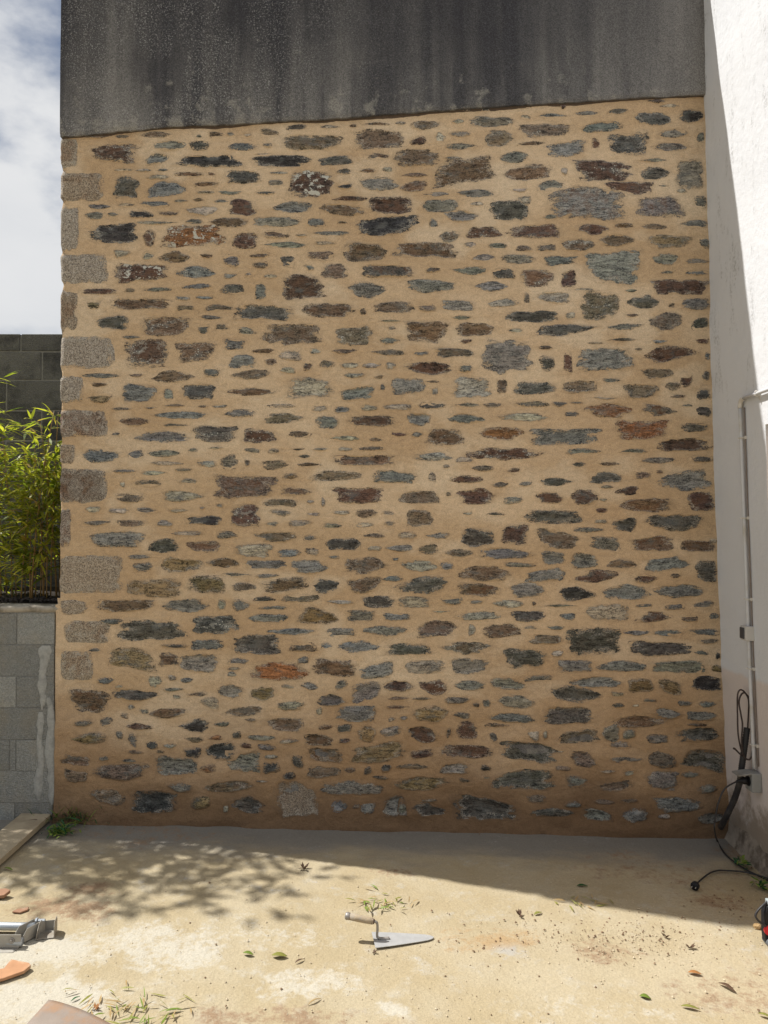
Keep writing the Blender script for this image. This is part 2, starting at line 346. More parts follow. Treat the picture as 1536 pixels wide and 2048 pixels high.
def setmc(me, X, Z):
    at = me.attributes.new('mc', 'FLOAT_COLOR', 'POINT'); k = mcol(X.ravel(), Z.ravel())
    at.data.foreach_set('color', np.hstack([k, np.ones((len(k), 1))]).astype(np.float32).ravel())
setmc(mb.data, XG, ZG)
body = MB(); bx0, bx1 = XL+.012, 2.35
body.box(((bx0+bx1)/2, .31, WALLTOP/2-.06), ((bx1-bx0)/2, 0, 0), (0, .29, 0), (0, 0, WALLTOP/2+.04)); body.build('wall_core', m_render, wall)
# cement render band above the stones
EB = [(119, 271), (160, 269), (200, 266), (345, 251), (450, 247), (560, 240), (690, 234), (830, 223), (940, 214), (1080, 206), (1280, 194), (1420, 187)]
_bx = np.array([PW(u, v, -.03).x for u, v in EB]); _bz = np.array([PW(u, v, -.03).z for u, v in EB])
nx, nz = 150, 60
s1 = np.linspace(0, 1, nx); XR = (_bx[0]+.002) + s1*(_bx[-1]+.03-_bx[0])
zb = np.interp(XR, _bx, _bz) + .007*fbm(XR*14, XR*0, 4, 9) + .004*fbm(XR*50, XR*0, 2, 19)
rows = []
for k in range(nz):
    t = (k/(nz-1)); rows.append((XR, zb + t*(WALLTOP-zb)))
Xr = np.array([r[0] for r in rows]); Zr = np.array([r[1] for r in rows])
Yr = -(.030 + .003*fbm(Xr*2, Zr*2, 3, 77) + .0025*fbm(Xr*9, Zr*9, 2, 78)); Yr[0] += .008; Yr[1] += .001
Xr = np.vstack([Xr[:1], Xr, Xr[-1:]]); Zr = np.vstack([Zr[:1]+.004, Zr, Zr[-1:]]); Yr = np.vstack([Yr[:1]*0+.02, Yr, Yr[-1:]*0+.61])
Xr = np.hstack([Xr[:, :1], Xr]); Zr = np.hstack([Zr[:, :1], Zr]); Yr = np.hstack([Yr[:, :1]*0+.60, Yr])
add('cement_render_band', gridmesh('cement_render_band', Xr, Yr, Zr), m_render, wall, smooth=False)
nr_ = 220; xq = np.linspace(_bx[0]+.01, _bx[-1]-.02, nr_); zq = np.interp(xq, _bx, _bz)
dp = .004 + .022*np.clip(fbm(xq*5, xq*0, 4, 55)+.18, 0, 1) + .006*fbm(xq*40, xq*0, 2, 56)**2
XQ = np.array([xq]*3); ZQ = np.array([zq+.012, zq-dp*.5, zq-dp]); YQ = -hm(XQ, ZQ) - np.array([[.004]*nr_, [.003]*nr_, [-.002]*nr_])
add('old_render_residue', gridmesh('old_render_residue', XQ, YQ, ZQ, True), simple('dark_residue', (.085, .06, .042), .95, .5, 60), wall)
# stones, in four columns and five rows of patches of the wall; x0 x1 y0 y1 in quarter pixels of each patch, then stone kind
TILES = {}
TILES[(100, 180)] = '''300 690 410 565 Rk+;795 1040 390 470 Gl;1070 1230 390 470 D;725 915 488 580 G/;960 1470 500 598 Kk;500 630 605 632 Pl;660 780 605 630 Pl;830 910 605 628 Gl;965 1185 632 665 Bk;1215 1270 635 668 B;740 915 650 690 Pl;485 700 665 830 Dk;740 1050 700 825 Sk/;1115 1300 705 755 B;1125 1265 775 805 Pl;1295 1465 775 810 Gl;280 465 875 918 Sl;520 640 868 900 Pl;690 910 855 898 Sk;940 1055 842 868 Gl;1095 1180 830 862 Bl;1260 1370 843 872 Sl;1040 1280 890 965 P;265 400 935 995 G;440 525 938 975 Sl;595 790 920 985 K;830 985 925 968 Mk;680 970 1005 1035 Pl;1040 1170 990 1030 Gl;1215 1520 980 1055 Bl;298 668 1020 1185 Kk;205 460 345 378 Bl;500 610 345 372 M;690 930 318 372 Ml;1120 1175 348 375 G;1215 1330 320 370 M;1360 1415 325 358 G'''
TILES[(450, 180)] = '''470 625 265 312 D/;270 410 295 360 M;145 205 330 360 P;10 245 405 468 S;285 365 405 445 G;435 895 340 465 Mk;985 1395 300 455 Mk;710 880 270 300 Pl;955 1020 265 290 Ml;1060 1275 248 280 Ml;1305 1385 245 270 Pl;160 650 500 592 K;720 990 505 582 Dk/;1090 1255 482 540 Ml;235 355 485 500 Pl;335 480 620 650 Pl;330 445 685 745 G;480 830 622 828 Rk++;860 965 600 650 D;870 975 700 765 K;1035 1160 600 635 Bl;1210 1290 590 630 P;1040 1330 665 780 G;215 385 772 808 Dl;830 1110 815 855 Rl;735 1070 875 968 B!;1105 1450 820 955 Rk;370 690 855 945 Gl;225 570 975 1050 Gk;630 770 985 1052 Gk;865 945 1008 1038 Ml;985 1505 962 1118 Kk/;35 250 840 965 Rk;10 280 620 725 Dk;680 950 1085 1125 Sl;290 500 1078 1145 Bk;545 625 1105 1130 Pl;50 255 1100 1220 Rk+'''
TILES[(800, 180)] = '''65 315 235 310 Ml/;400 490 222 258 Pl;540 880 205 285 Gk;930 1000 190 230 P;1050 1290 178 220 Sl;915 1320 258 365 Mk*;265 350 320 410 P;380 545 315 365 Pl;75 210 348 425 R/;645 880 310 440 M;365 595 405 465 Gl;890 1115 390 435 Bl/;-45 310 450 590 Bk;770 1005 470 565 Gl/;1125 1420 385 515 Sk/;340 480 512 535 Pl;20 210 635 672 Ml;245 735 510 750 Bk/;800 1200 570 700 Bl/;1235 1285 600 660 P;5 220 695 780 Bl/;1035 1255 695 775 Gl/;180 400 780 818 Gl;445 765 765 825 Gl;840 985 740 790 Pl;160 440 840 940 G;540 640 860 890 Pl;685 980 835 1010 Dk;905 1015 810 890 P;345 630 925 1015 Gl;1080 1220 955 1000 Gl;225 290 985 1075 G;280 460 1080 1175 M+/;505 780 1050 1140 Rk*;825 1275 1030 1140 Rk;450 545 140 160 Kl;615 705 128 162 K;870 1025 105 145 Kl;1230 1275 100 150 R'''
TILES[(1100, 180)] = '''200 385 160 205 Gl;440 605 145 190 Dl/;835 985 112 140 Pl;735 885 65 105 Rl;630 915 175 278 D;975 1170 150 255 K;215 555 240 330 Sl/;820 1050 300 372 G;1125 1185 325 410 G;320 380 365 490 Rk;445 770 315 500 Dk;775 1070 410 470 Gl;155 630 540 705 Rk*;695 915 525 560 Pl;690 915 590 690 Dl;955 1190 525 765 Gk;420 795 705 805 Rk;0 565 745 1005 Gkr;630 1030 815 980 Gkr;1100 1205 810 915 Gk;970 1055 765 795 Pl;835 910 730 745 Pl;195 445 1030 1115 Rl;490 630 1022 1072 B;700 890 1025 1075 Ml;995 1215 1000 1065 Gl'''
TILES[(100, 460)] = '''705 810 -10 130 R+;850 1365 -40 135 Ok++;480 620 150 215 P;705 795 160 230 P;835 1110 160 250 Bl;1155 1250 180 220 B;1335 1465 180 295 G;495 900 258 405 Rk++;980 1280 275 375 Sl+;1330 1430 330 378 G;1305 1495 415 500 Dk;255 520 448 495 Rk;575 655 445 485 M;720 930 438 475 Gl;1020 1240 410 455 Sl/;965 1075 502 542 S;1120 1250 500 535 S;290 385 530 610 Yk;445 920 525 610 Bk;980 1105 580 630 M;1180 1410 570 625 Ml;360 605 655 765 Dk;695 1075 665 815 Bk*;1140 1330 655 690 Gl;1135 1220 725 800 D;1265 1370 720 780 M;560 690 805 838 Gl;565 905 840 1055 Rk+;950 1275 860 1020 Bk*;1325 1500 835 925 Gk;260 540 1100 1140 Gl;605 720 1095 1130 Ml;1165 1305 1040 1135 G'''
TILES[(450, 460)] = '''295 650 92 140 Gl;685 845 88 118 Pl;905 1235 90 245 Bk;190 350 170 215 Ml/;425 535 200 295 Dk;640 830 162 240 Mk;205 325 240 300 M;605 695 260 315 Gl!;740 950 262 378 M;1060 1440 270 370 Dkr;300 410 340 375 Pl;155 205 330 360 P;235 315 410 545 Sk;430 770 345 535 Rk;920 1225 400 530 Sl;70 540 575 695 Dk;600 1005 565 675 Bk;1035 1085 600 655 B;1140 1450 550 640 Mk;1185 1350 690 708 Pl;280 760 725 885 Mk;845 1130 735 890 Mk+;105 240 745 815 G!;1250 1310 740 775 P;1190 1340 825 880 Gl;210 385 910 955 Bl;415 585 915 1010 Pk;655 740 908 955 P;815 1010 905 955 Ml;1135 1400 915 970 Ml;10 250 960 1060 Sk;305 395 990 1045 M;600 670 1000 1085 Mk;725 845 1000 1065 M;880 1025 1015 1065 P;1055 1195 1010 1065 Pl;1235 1310 1015 1075 P;425 550 1055 1110 P;45 350 1072 1148 Ml/;915 1080 1095 1140 Pl;1140 1215 1115 1150 M'''
TILES[(800, 460)] = '''-60 450 95 215 Bk;485 580 90 135 P;680 830 100 155 G;885 1015 115 165 M;1055 1195 105 165 Mk;1230 1490 65 160 B+;555 730 185 255 G;780 1045 188 260 G;1095 1360 198 275 Sk;195 310 280 330 M;385 665 280 345 Gl;710 880 288 380 Dk;915 1180 305 435 Bk*;1230 1355 305 440 Rk;65 430 380 485 G;560 835 395 470 Sl;950 1000 475 585 Mk;1045 1300 475 570 P+;145 275 560 630 M;325 590 540 620 G;670 915 520 590 Pl/;805 1210 620 710 Dk;1275 1350 630 690 P;400 545 655 690 Gl;40 370 700 865 Bk;435 735 710 815 B;1005 1520 725 815 Dl/;835 960 755 795 Pl;460 555 835 875 Rl/;240 580 905 980 Mk;90 215 925 970 S;630 1015 840 1105 Gk;1070 1170 880 918 M;1070 1190 960 1090 D;1255 1320 920 1110 Rk;35 410 1010 1115 Rl!;455 555 1025 1095 G'''
TILES[(1100, 460)] = '''380 660 35 125 Bl;750 1085 38 150 Yk;1145 1225 35 150 G;260 690 150 415 Gk;785 990 180 275 G;1030 1225 220 270 Gl;855 950 315 345 Pl;1045 1225 310 350 Gl;740 1225 380 495 Rk*;200 330 445 470 Pl;575 665 455 480 Gl;590 860 500 605 Dl;230 530 470 695 Mk*;910 960 560 600 M;1010 1225 525 615 Gk;580 680 640 672 Ml;760 1015 635 770 M;1090 1225 670 780 Dl/;440 715 715 770 Gl/;785 905 828 875 Sl/;450 665 830 858 Dl;290 410 862 880 Pl;1120 1225 820 880 Rk;650 710 905 930 M;205 635 910 1085 Gk;715 1135 890 1025 Rl/;1185 1225 940 1000 S;700 960 1065 1145 Mk'''
TILES[(100, 740)] = '''785 1125 5 95 Bl;320 445 98 130 Bl;300 475 170 260 Y;540 815 105 250 Sk;875 945 140 235 Gk;1000 1280 105 225 Dk;480 625 285 312 Ml;720 810 275 300 Pl;880 1030 262 285 Ml;1140 1215 270 290 Ml;1245 1365 265 292 P;790 1230 315 375 Sl;540 755 360 435 Bl;865 1055 410 440 Gl;475 540 480 512 G;630 1070 470 560 Sl;1105 1440 430 555 Dk*;260 545 610 715 Sl;600 715 615 690 S;755 1000 612 670 Gl;1060 1130 600 635 G;1215 1330 590 610 Pl;780 1020 700 735 Pl;1135 1280 685 750 P!;1310 1440 645 770 G;485 660 755 795 Gl;705 890 772 810 Pl;960 1090 755 785 Gl;535 575 850 905 P;655 850 845 900 Ml;980 1125 832 880 Pl;515 720 945 1020 M;815 1185 925 1015 Pl;450 600 1055 1105 P;660 820 1055 1105 G;915 1060 1065 1098 Pl;1275 1335 1025 1060 P;1150 1190 1050 1070 P;275 385 1045 1105 P'''
TILES[(450, 740)] = '''475 830 60 220 Pk;885 1140 120 240 Sk/;1195 1230 108 160 S;30 385 135 198 Bl;325 545 262 295 Pl;670 795 275 320 P;845 970 280 335 S;1045 1170 265 315 P;1220 1435 260 315 P;-10 235 300 365 Gl;310 605 330 415 Ml;695 890 355 455 S;950 1315 350 435 Rk;130 390 450 560 Rk*;480 660 468 520 Ml;815 1035 505 545 Pl;1095 1205 520 550 Ml;1280 1395 480 512 Rl;150 265 598 645 G!;330 420 600 645 P;515 610 595 618 Ml;665 790 595 618 Pl;865 975 590 625 P;1030 1220 585 620 Ml;565 655 650 678 Dl;850 1315 655 735 Bk;150 190 685 740 M;290 485 690 770 M;550 735 710 745 Ml;620 1040 770 855 Ml/;1105 1470 770 870 Sk;440 555 790 850 Yk;-95 390 805 985 Mkr;410 660 900 965 B;820 1250 900 1025 Rk;300 545 990 1055 Mk;625 685 990 1030 P;740 770 975 1050 P;35 265 1035 1205 Rk+;340 510 1070 1125 Pl!;630 725 1090 1125 P;830 955 1075 1115 P;1005 1175 1070 1140 M;1200 1310 1080 1125 P'''
TILES[(800, 740)] = '''-65 190 60 190 Gk;200 300 80 100 Ml;245 290 130 190 P;390 695 50 215 Pk;745 825 55 185 Mk;875 1195 85 190 D;150 365 245 300 Dl;430 605 250 285 Gl;645 800 250 290 Ml;875 1135 235 285 Ml;1170 1290 240 285 Dl;1310 1410 238 262 Ml;60 235 330 430 S;370 650 330 410 Sl;745 1155 330 395 Pl;195 515 450 580 Bk*;610 950 440 540 Ol*;90 175 475 520 Gl/;960 1545 450 580 Sk;505 1110 598 695 Rl*;90 400 635 700 Pl;430 555 668 715 P;330 385 725 755 P;555 720 730 780 Ml;825 920 750 805 R;215 275 785 860 P;380 630 805 870 Rl;710 835 845 905 Ml;915 1010 845 895 Pl/;1065 1325 825 890 Dl;355 395 925 970 M;435 735 910 1030 R;800 945 950 1035 P;0 300 925 1025 Mk;1040 1260 940 1025 R;480 555 1080 1115 P;665 800 1090 1125 Dl;45 250 1075 1205 Mk'''
TILES[(1100, 740)] = '''1000 1090 10 140 Rk;1165 1230 10 85 G;95 350 80 180 Mk*;405 545 65 105 Sl;565 830 110 220 Mk;880 1000 95 165 M;345 510 198 230 Pl;910 1050 190 225 Ml;1125 1235 135 230 D;1010 1095 262 285 Pl;105 215 318 370 S;260 630 255 370 Ol;705 970 260 355 Ml!r;1125 1240 265 365 D;500 905 385 535 Ok;1005 1210 408 480 Dk;820 1245 525 625 Rk;120 385 600 655 Sl;545 740 605 645 Gl;685 950 670 720 Gl;1090 1255 655 710 Dk;165 280 705 750 D;380 530 705 738 Ml;310 550 780 870 Dl/;660 780 780 840 M;815 865 770 800 M;820 1225 765 930 G;385 490 885 912 Gl;500 680 890 965 Rl/;1060 1265 935 1080 Rk;165 370 920 1040 R;375 440 985 1010 P;540 945 985 1095 Blr;355 440 1060 1100 R'''
TILES[(100, 1020)] = '''260 465 65 125 Ml;520 735 75 130 Mk;820 940 75 130 P;1040 1310 45 115 Kk;290 725 165 285 Gk;940 1165 160 205 Pl;1275 1435 158 222 G;760 995 220 325 D;1055 1310 240 325 Bk;605 785 335 380 Gl;640 785 400 480 G;860 1175 360 480 Y;1190 1460 370 440 Bl;1305 1535 480 515 Gl;600 1015 530 670 Yk;1040 1360 505 635 Yk;365 785 690 785 Bk*;865 1215 685 785 Gl;1290 1350 685 775 G;365 560 830 880 Sl;520 1040 840 1005 Dk;1085 1445 812 950 Dk+;845 1060 1030 1065 Dl;1080 1335 995 1075 Sk;295 390 1060 1105 G'''
TILES[(450, 1020)] = '''310 405 90 130 P;490 665 75 145 P;755 890 100 150 P;1015 1140 95 135 P;1225 1310 85 130 P;215 555 170 250 Ml;605 700 190 245 G;775 1055 215 310 Dk;1060 1225 160 215 Ml;50 360 260 365 Pk;395 580 300 365 S;615 725 290 355 P;1090 1205 260 315 Pk;1240 1440 260 320 Gl;785 890 345 375 P;150 465 385 455 Sk;510 815 385 495 S;925 1250 360 490 Ml;1280 1330 360 390 S;225 410 490 530 Gl;1195 1370 500 550 Sl;60 240 555 630 M;285 635 515 635 Bk/;670 870 530 650 D;910 1195 515 640 B;50 190 680 785 G;215 385 660 710 Dl;440 715 648 708 Mk;785 980 675 725 Pl;1060 1305 660 750 D;260 465 735 770 Gl;175 485 800 865 Gl;560 890 745 875 Y;940 1150 770 855 Gk;1220 1435 790 850 Sk;335 690 910 960 Sl;785 995 905 975 Gk;1070 1405 890 970 Gl;490 700 1015 1090 Bk;735 820 1015 1085 S;875 1190 1005 1095 Sl;60 420 955 1110 Dk'''
TILES[(800, 1020)] = '''960 1410 0 105 Dk;205 385 170 220 Gl;470 730 140 285 Dk;780 990 105 270 Rk;1060 1375 140 295 Mk!;-15 120 165 225 P;150 300 260 345 M;330 555 295 365 Ml;595 1025 290 380 Sl;1090 1265 318 420 Sk;0 280 385 475 Pl;305 420 400 480 S;460 860 430 545 Bl;805 1040 400 450 Gl;960 1260 445 555 Gk/;-45 385 505 645 Dl/;440 765 560 665 Br;835 1105 560 670 G;-10 245 665 750 Pk;305 480 665 730 G;545 640 690 725 S;705 940 690 755 Pl;1015 1045 700 735 M;1115 1350 725 750 Gl;250 375 765 790 Pl;425 770 780 845 Pl;845 1110 770 860 Dk;1230 1355 790 855 S;130 430 850 980 Mk;525 580 875 970 P;640 920 875 985 Bk;950 1050 890 925 P;1135 1260 888 922 Sl;1000 1250 960 1030 Mk;290 710 1015 1110 Ml+;1165 1255 1070 1130 P;-105 245 1025 1115 Dk'''
TILES[(1100, 1020)] = '''345 440 65 105 P;480 665 60 170 Dk;720 1180 30 160 Dl;190 415 132 175 Sl;300 540 200 320 Gk!;605 945 200 315 Bkr;1005 1275 230 320 Bk;1225 1280 205 260 P;160 365 330 450 Gk;440 665 375 450 Ml;705 1060 355 480 Sk/;1115 1285 390 560 Dk;180 580 460 555 Rl/;650 825 490 570 Rl;920 1005 485 525 Ml;45 350 590 700 Kl;390 770 570 690 Gl;800 1220 570 675 Gl;660 785 720 760 S;875 1040 710 770 Sk;1110 1255 695 765 Sl/;280 600 720 855 Pk;660 940 780 860 Rl/;1015 1135 810 860 M;1215 1300 790 860 G;560 755 910 965 Sl;795 1025 915 970 Sl;1065 1300 910 965 Sk;135 545 905 1115 Dk;590 1075 1005 1120 Dk;1155 1305 985 1030 M;1110 1215 1075 1115 Sl!;1270 1310 1085 1150 K'''
TILES[(100, 1300)] = '''420 810 -15 165 Yk;835 995 20 130 Bk;995 1290 35 170 Gk;350 485 210 265 Sl;500 555 270 300 P;755 855 195 290 P;905 970 190 235 P;1005 1095 205 255 S;1370 1520 60 115 S;1365 1430 165 205 P;1360 1460 130 160 P;150 460 300 480 Bk;480 850 300 390 Dl;870 1020 290 320 Gl;945 1005 345 380 P;1060 1200 320 360 Ml/;1280 1490 265 370 Gl;1155 1290 360 470 P!;595 650 420 460 P;690 755 440 495 P;755 1060 450 525 Bl/;535 600 485 530 M;180 330 535 590 G;385 480 515 590 G;570 780 560 610 Rl;990 1235 525 635 Kl;1260 1385 550 590 Gl;165 450 630 720 Yl/;510 560 620 685 G;600 670 630 750 S;1025 1170 655 715 Ml!;1215 1325 655 695 Ol;1400 1465 625 685 Dk;1185 1440 715 840 Kl;735 825 700 765 D;875 970 720 755 Pl;605 720 770 805 Ml;820 880 770 800 M;1030 1160 745 835 Kk;85 315 800 885 Bk!;380 455 815 850 G;540 655 840 868 Sl;815 1125 810 960 Gk;1155 1280 870 940 O;115 285 905 1010 Bk;335 780 875 1000 Ml;905 1090 1015 1090 Gl!;310 575 1070 1185 Ml;625 995 1080 1240 Kk;1095 1250 1115 1215 Yk;1335 1375 1170 1240 P'''
TILES[(450, 1300)] = '''190 635 95 235 Ok;550 640 45 105 S/;670 1020 65 205 Bk;1040 1310 85 215 Gk/;190 390 285 390 Yl;435 525 262 302 Pl!;585 715 245 310 Gl;850 945 225 315 G/;980 1195 245 405 Gk/;1215 1460 235 320 Rl;405 605 390 465 P;700 930 340 430 Dl;1245 1415 355 385 Ml;1240 1410 425 460 Rk;855 1160 430 550 Gk;700 745 440 500 P;1250 1310 515 550 P/;1345 1400 505 540 G;-15 300 430 510 Ml/;150 240 520 555 Ml;310 620 525 630 Bk;725 825 570 615 Rl/;860 975 570 640 Dk;1020 1160 580 705 Yl;1195 1360 580 675 P;180 385 655 705 Gl;415 565 680 720 Pl/;615 825 645 735 Bk;880 960 675 710 Rk;120 210 715 760 R;250 385 720 775 G!;985 1390 700 865 Yk/;300 400 805 838 P;505 600 805 910 D!;290 420 860 955 Kk;640 900 750 865 Bk;430 540 935 1000 K/;635 885 895 985 Mk;915 1000 895 950 M;1065 1125 885 960 M/;1200 1275 875 940 D;20 265 780 940 Gk;1135 1260 960 995 Ml!;-140 230 1000 1085 Bl;240 330 1000 1015 Pl;370 715 1005 1270 Qk;735 1220 1000 1115 Gl;820 945 1150 1245 S;980 1035 1180 1215 M;1035 1155 1150 1255 S;1215 1390 1115 1270 Gk;40 315 1115 1245 Dl!'''
TILES[(800, 1300)] = '''30 340 80 180 Pk;385 680 65 185 Gk;800 1130 -10 138 Dk;1205 1480 80 170 Sk;415 650 235 310 Gl;705 985 215 305 Gl!;955 1165 190 245 Gk;150 370 230 345 R+;85 245 360 385 Ml;330 540 350 415 Gl;560 610 405 440 M;635 695 380 440 G;760 1050 345 450 Gl!;1110 1490 435 570 Dk;100 370 430 560 Yl;405 545 475 530 Gl!;700 1050 485 560 Sk;435 600 540 690 R;650 835 560 600 Ml;690 750 635 715 D!;985 1070 595 710 P!;1100 1135 620 690 P;55 295 590 710 Rl!;1215 1530 610 720 Mk/;320 705 730 830 Rk;760 1215 705 885 Dk!;1205 1265 760 790 P;80 250 755 840 Rk;310 530 870 950 Gk;620 700 880 940 K;-30 210 870 915 Ml;1195 1310 890 930 Mk;710 1180 920 1075 Dk;455 535 980 1015 M;640 685 970 1010 P;1280 1440 960 1060 S;-65 385 965 1075 Yl;420 895 1115 1300 Dk!;975 1120 1110 1180 M;1010 1325 1210 1270 Dl;1265 1390 1150 1205 Sl;95 355 1165 1275 Dl!;170 280 1135 1165 Pl;-15 45 1150 1260 G;360 395 600 680 M'''
TILES[(1100, 1300)] = '''0 400 275 410 Dl!;360 735 80 165 Gl;780 1195 80 175 Gk;150 560 205 290 Gl;600 800 220 330 Yk;830 1010 220 345 Yk!;1090 1315 200 310 Kk;1225 1320 110 170 Y;465 565 315 360 P!;475 570 405 445 Dl;715 815 370 415 G;630 680 415 440 P;970 1085 385 435 Sl;1150 1285 390 445 S;765 1020 445 530 Gl!;1060 1275 470 545 Gk;480 900 505 600 Bl;1060 1210 560 590 Bl;405 535 570 705 Gk;565 660 600 690 G;745 920 645 720 G;965 1290 595 705 Dk/;460 620 700 760 Gl;150 350 780 900 M!;465 695 820 870 Sl;755 975 780 910 Ml;1010 1370 765 945 Dk!;385 510 920 945 Pl;565 655 925 965 P;365 640 1000 1085 Ml/;735 1000 930 1070 Gk;1000 1160 935 985 Gl;1125 1300 1030 1100 Gl/;540 665 1140 1175 Mk;320 490 1145 1185 Ml;785 1150 1125 1240 S;525 745 1210 1310 Sl;250 465 1215 1300 Sk!;820 910 1250 1290 P;1110 1370 1240 1320 Gl'''
TINT = dict(K=(.024, .025, .028), D=(.062, .063, .058), S=(.128, .138, .14), G=(.145, .147, .135), B=(.115, .083, .056), R=(.08, .050, .040),
            O=(.20, .098, .045), Y=(.165, .128, .07), P=(.27, .255, .215), M=(.125, .104, .08), Q=(.50, .42, .30))
RUST = dict(K=.05, D=.15, S=.05, G=.1, B=.55, R=.75, O=.9, Y=.3, P=.12, M=.4, Q=.5)
stones = []
for (ox, oy), txt in TILES.items():
    for ent in txt.split(';'):
        a = ent.split(); x0, x1, y0, y1 = [float(t)/3.84 for t in a[:4]]
        stones.append((ox+x0, ox+x1, oy+y0, oy+y1, a[4]))
stones.sort(key=lambda s: -(s[1]-s[0])*(s[3]-s[2]))
def stone_geo(s, big, sd):
    r = random.Random(sd); x0, x1, y0, y1, code = s
    cu, cv = (x0+x1)/2, (y0+y1)/2; c = PW(cu, cv); a = (x1-x0)/625.0*1.01; b = (y1-y0)/625.0*(1.0 if big else .90)
    L = code[0]; kk = 'k' in code; ll = 'l' in code
    n = (5.5 if kk else (1.75 if ll else 2.7))*r.uniform(.85, 1.15)
    til = .55 if '/' in code else (-.55 if '!' in code else r.uniform(-.14, .14)*(1 + 2.2*float(1-sst(.3, 1.3, c.z))))
    seg = int(min(40, max(18, (a+b)*110))) if big else 14
    rings = [.38, .66, .84, .98, 1.12, 1.32] if big else [.55, .88, 1.14, 1.36]
    th = np.linspace(0, 2*math.pi, seg, endpoint=False) + r.uniform(0, .3)
    ct, st = np.cos(th), np.sin(th)
    rad = (np.abs(ct)**n + np.abs(st)**n)**(-1/n)
    ux, uz = ct*rad, st*rad
    am = .26 if not kk else .17
    nz_ = 1 + am*fbm(ct*1.3+sd*1.7, st*1.3+sd*.9, 2, 5) + .11*vn(ct*4.5+sd, st*4.5, 8) + .06*vn(ct*9+sd, st*9, 9)
    ux *= nz_; uz *= nz_
    k1, k2, k3 = [r.uniform(-1, 1) for _ in range(3)]
    uz2 = uz*(1 + (.22 if kk else .34)*k1*ux); ux2 = ux*(1 + .16*k2*uz)
    uz2 = uz2 + til*ux2*.6 + .16*k3*(ux2*ux2-.4)
    ux2 /= np.abs(ux2).max(); mz = (uz2.max()+uz2.min())/2; uz2 = (uz2-mz)/((uz2.max()-uz2.min())/2)
    V = [(0.0, 0.0)]; E = [0.0]
    for q_ in rings:
        e = q_ + (.05*vn(ct*4+sd, st*4+q_*5, 3) if q_ < 1 else 0)
        V += list(zip(ux2*e*a, uz2*e*b)); E += [q_]*seg
    V = np.array(V); E = np.array(E)
    lowf = float(1-sst(.3, 1.4, c.z))
    pr = r.uniform(.002, .007) + .016*lowf*r.random()**1.5
    X = V[:, 0]+c.x; Z = V[:, 1]+c.z
    rec = 0.0
    pe = min(1.0, 1.12-.0085/max(b, .02))
    if big and b > .032 and r.random() < .25 + .4*lowf:
        rec = min(.016, b*.3)*r.uniform(.4, 1.0)*(.6+.5*lowf); pr = 0.0
    if big and b > .022:                                   # the mortar bed is hollowed out behind every larger stone
        ix = np.where(np.abs(XG[0]-c.x) < a*1.1+.25)[0]; iz = np.where(np.abs(zz-c.z) < b*1.1)[0]
        if len(ix) and len(iz):
            ii = np.ix_(iz, ix); gx_ = (XG[ii]-c.x)/a; gz_ = (ZG[ii]-c.z)/b
            ph = np.arctan2(uz2, ux2); o_ = np.argsort(ph); rr = np.hypot(ux2, uz2)
            rho = np.interp(np.arctan2(gz_, gx_), ph[o_], rr[o_], period=2*math.pi)
            PUSH[ii] = np.maximum(PUSH[ii], .03*(1-sst(pe-.16, pe, np.hypot(gx_, gz_)/rho)))
    rough = fbm(V[:, 0]*16+sd, V[:, 1]*46+sd*2, 3, 4)*(.007+.004*lowf)*(1-sst(.85, 1.1, E))
    sl_ = r.uniform(-.012, .012)*V[:, 1]/max(b, .01)*(1-sst(.8, 1.05, E))
    out = pr*(1-sst(.6-.0*lowf, 1.02+.06*lowf, E)) + rough + sl_ + .0012 - rec*(1-sst(.55, max(.6, pe-.05), E)) - .006*sst(1.14, 1.34, E)
    Y = -(hm(X, Z)+out)
    fs = [(0, 1+(k+1) % seg, 1+k) for k in range(seg)]
    for i in range(len(rings)-1):
        o1 = 1+i*seg; o2 = o1+seg
        fs += [(o1+k, o1+(k+1) % seg, o2+(k+1) % seg, o2+k) for k in range(seg)]
    fs = [f[::-1] for f in fs] if False else fs
    tn = Vector(TINT[L])*r.uniform(.82, 1.25); tn = [tn.x*r.uniform(.92, 1.1), tn.y, tn.z*r.uniform(.9, 1.1)]
    tl = math.atan2(til*b*.6, a) + r.uniform(-.08, .08); cs, sn = math.cos(tl), math.sin(tl)
    lcx = V[:, 0]*cs + V[:, 1]*sn; lcz = -V[:, 0]*sn + V[:, 1]*cs
    lc = np.stack([lcx + sd*.37 % 17, lcz + sd*.61 % 13, np.full(len(V), sd*.13 % 9)], 1)
    ru = min(1, RUST[L]*r.uniform(.5, 1.2) + (.6 if 'r' in code else 0)); li = .95 if '++' in code else (.62 if '+' in code else (.25 if '*' in code else (.12 if r.random() < .15 else 0)))
    spv = np.tile([ru, li, (1.15 if big else 2.6)*r.uniform(.7, 1.4)], (len(V), 1))
    return c, np.stack([X, Y, Z], 1), fs, E, np.tile(tn+[1.0], (len(V), 1)), lc, spv
def attrs(me, E, T, LC, SP):
    for nm, ty, key, d in (('edge', 'FLOAT', 'value', E), ('tint', 'FLOAT_COLOR', 'color', T), ('lc', 'FLOAT_VECTOR', 'vector', LC), ('sp', 'FLOAT_VECTOR', 'vector', SP)):
        at = me.attributes.new(nm, ty, 'POINT'); at.data.foreach_set(key, np.asarray(d, dtype=np.float32).ravel())
acc = None; PUSH = np.zeros(XG.shape)
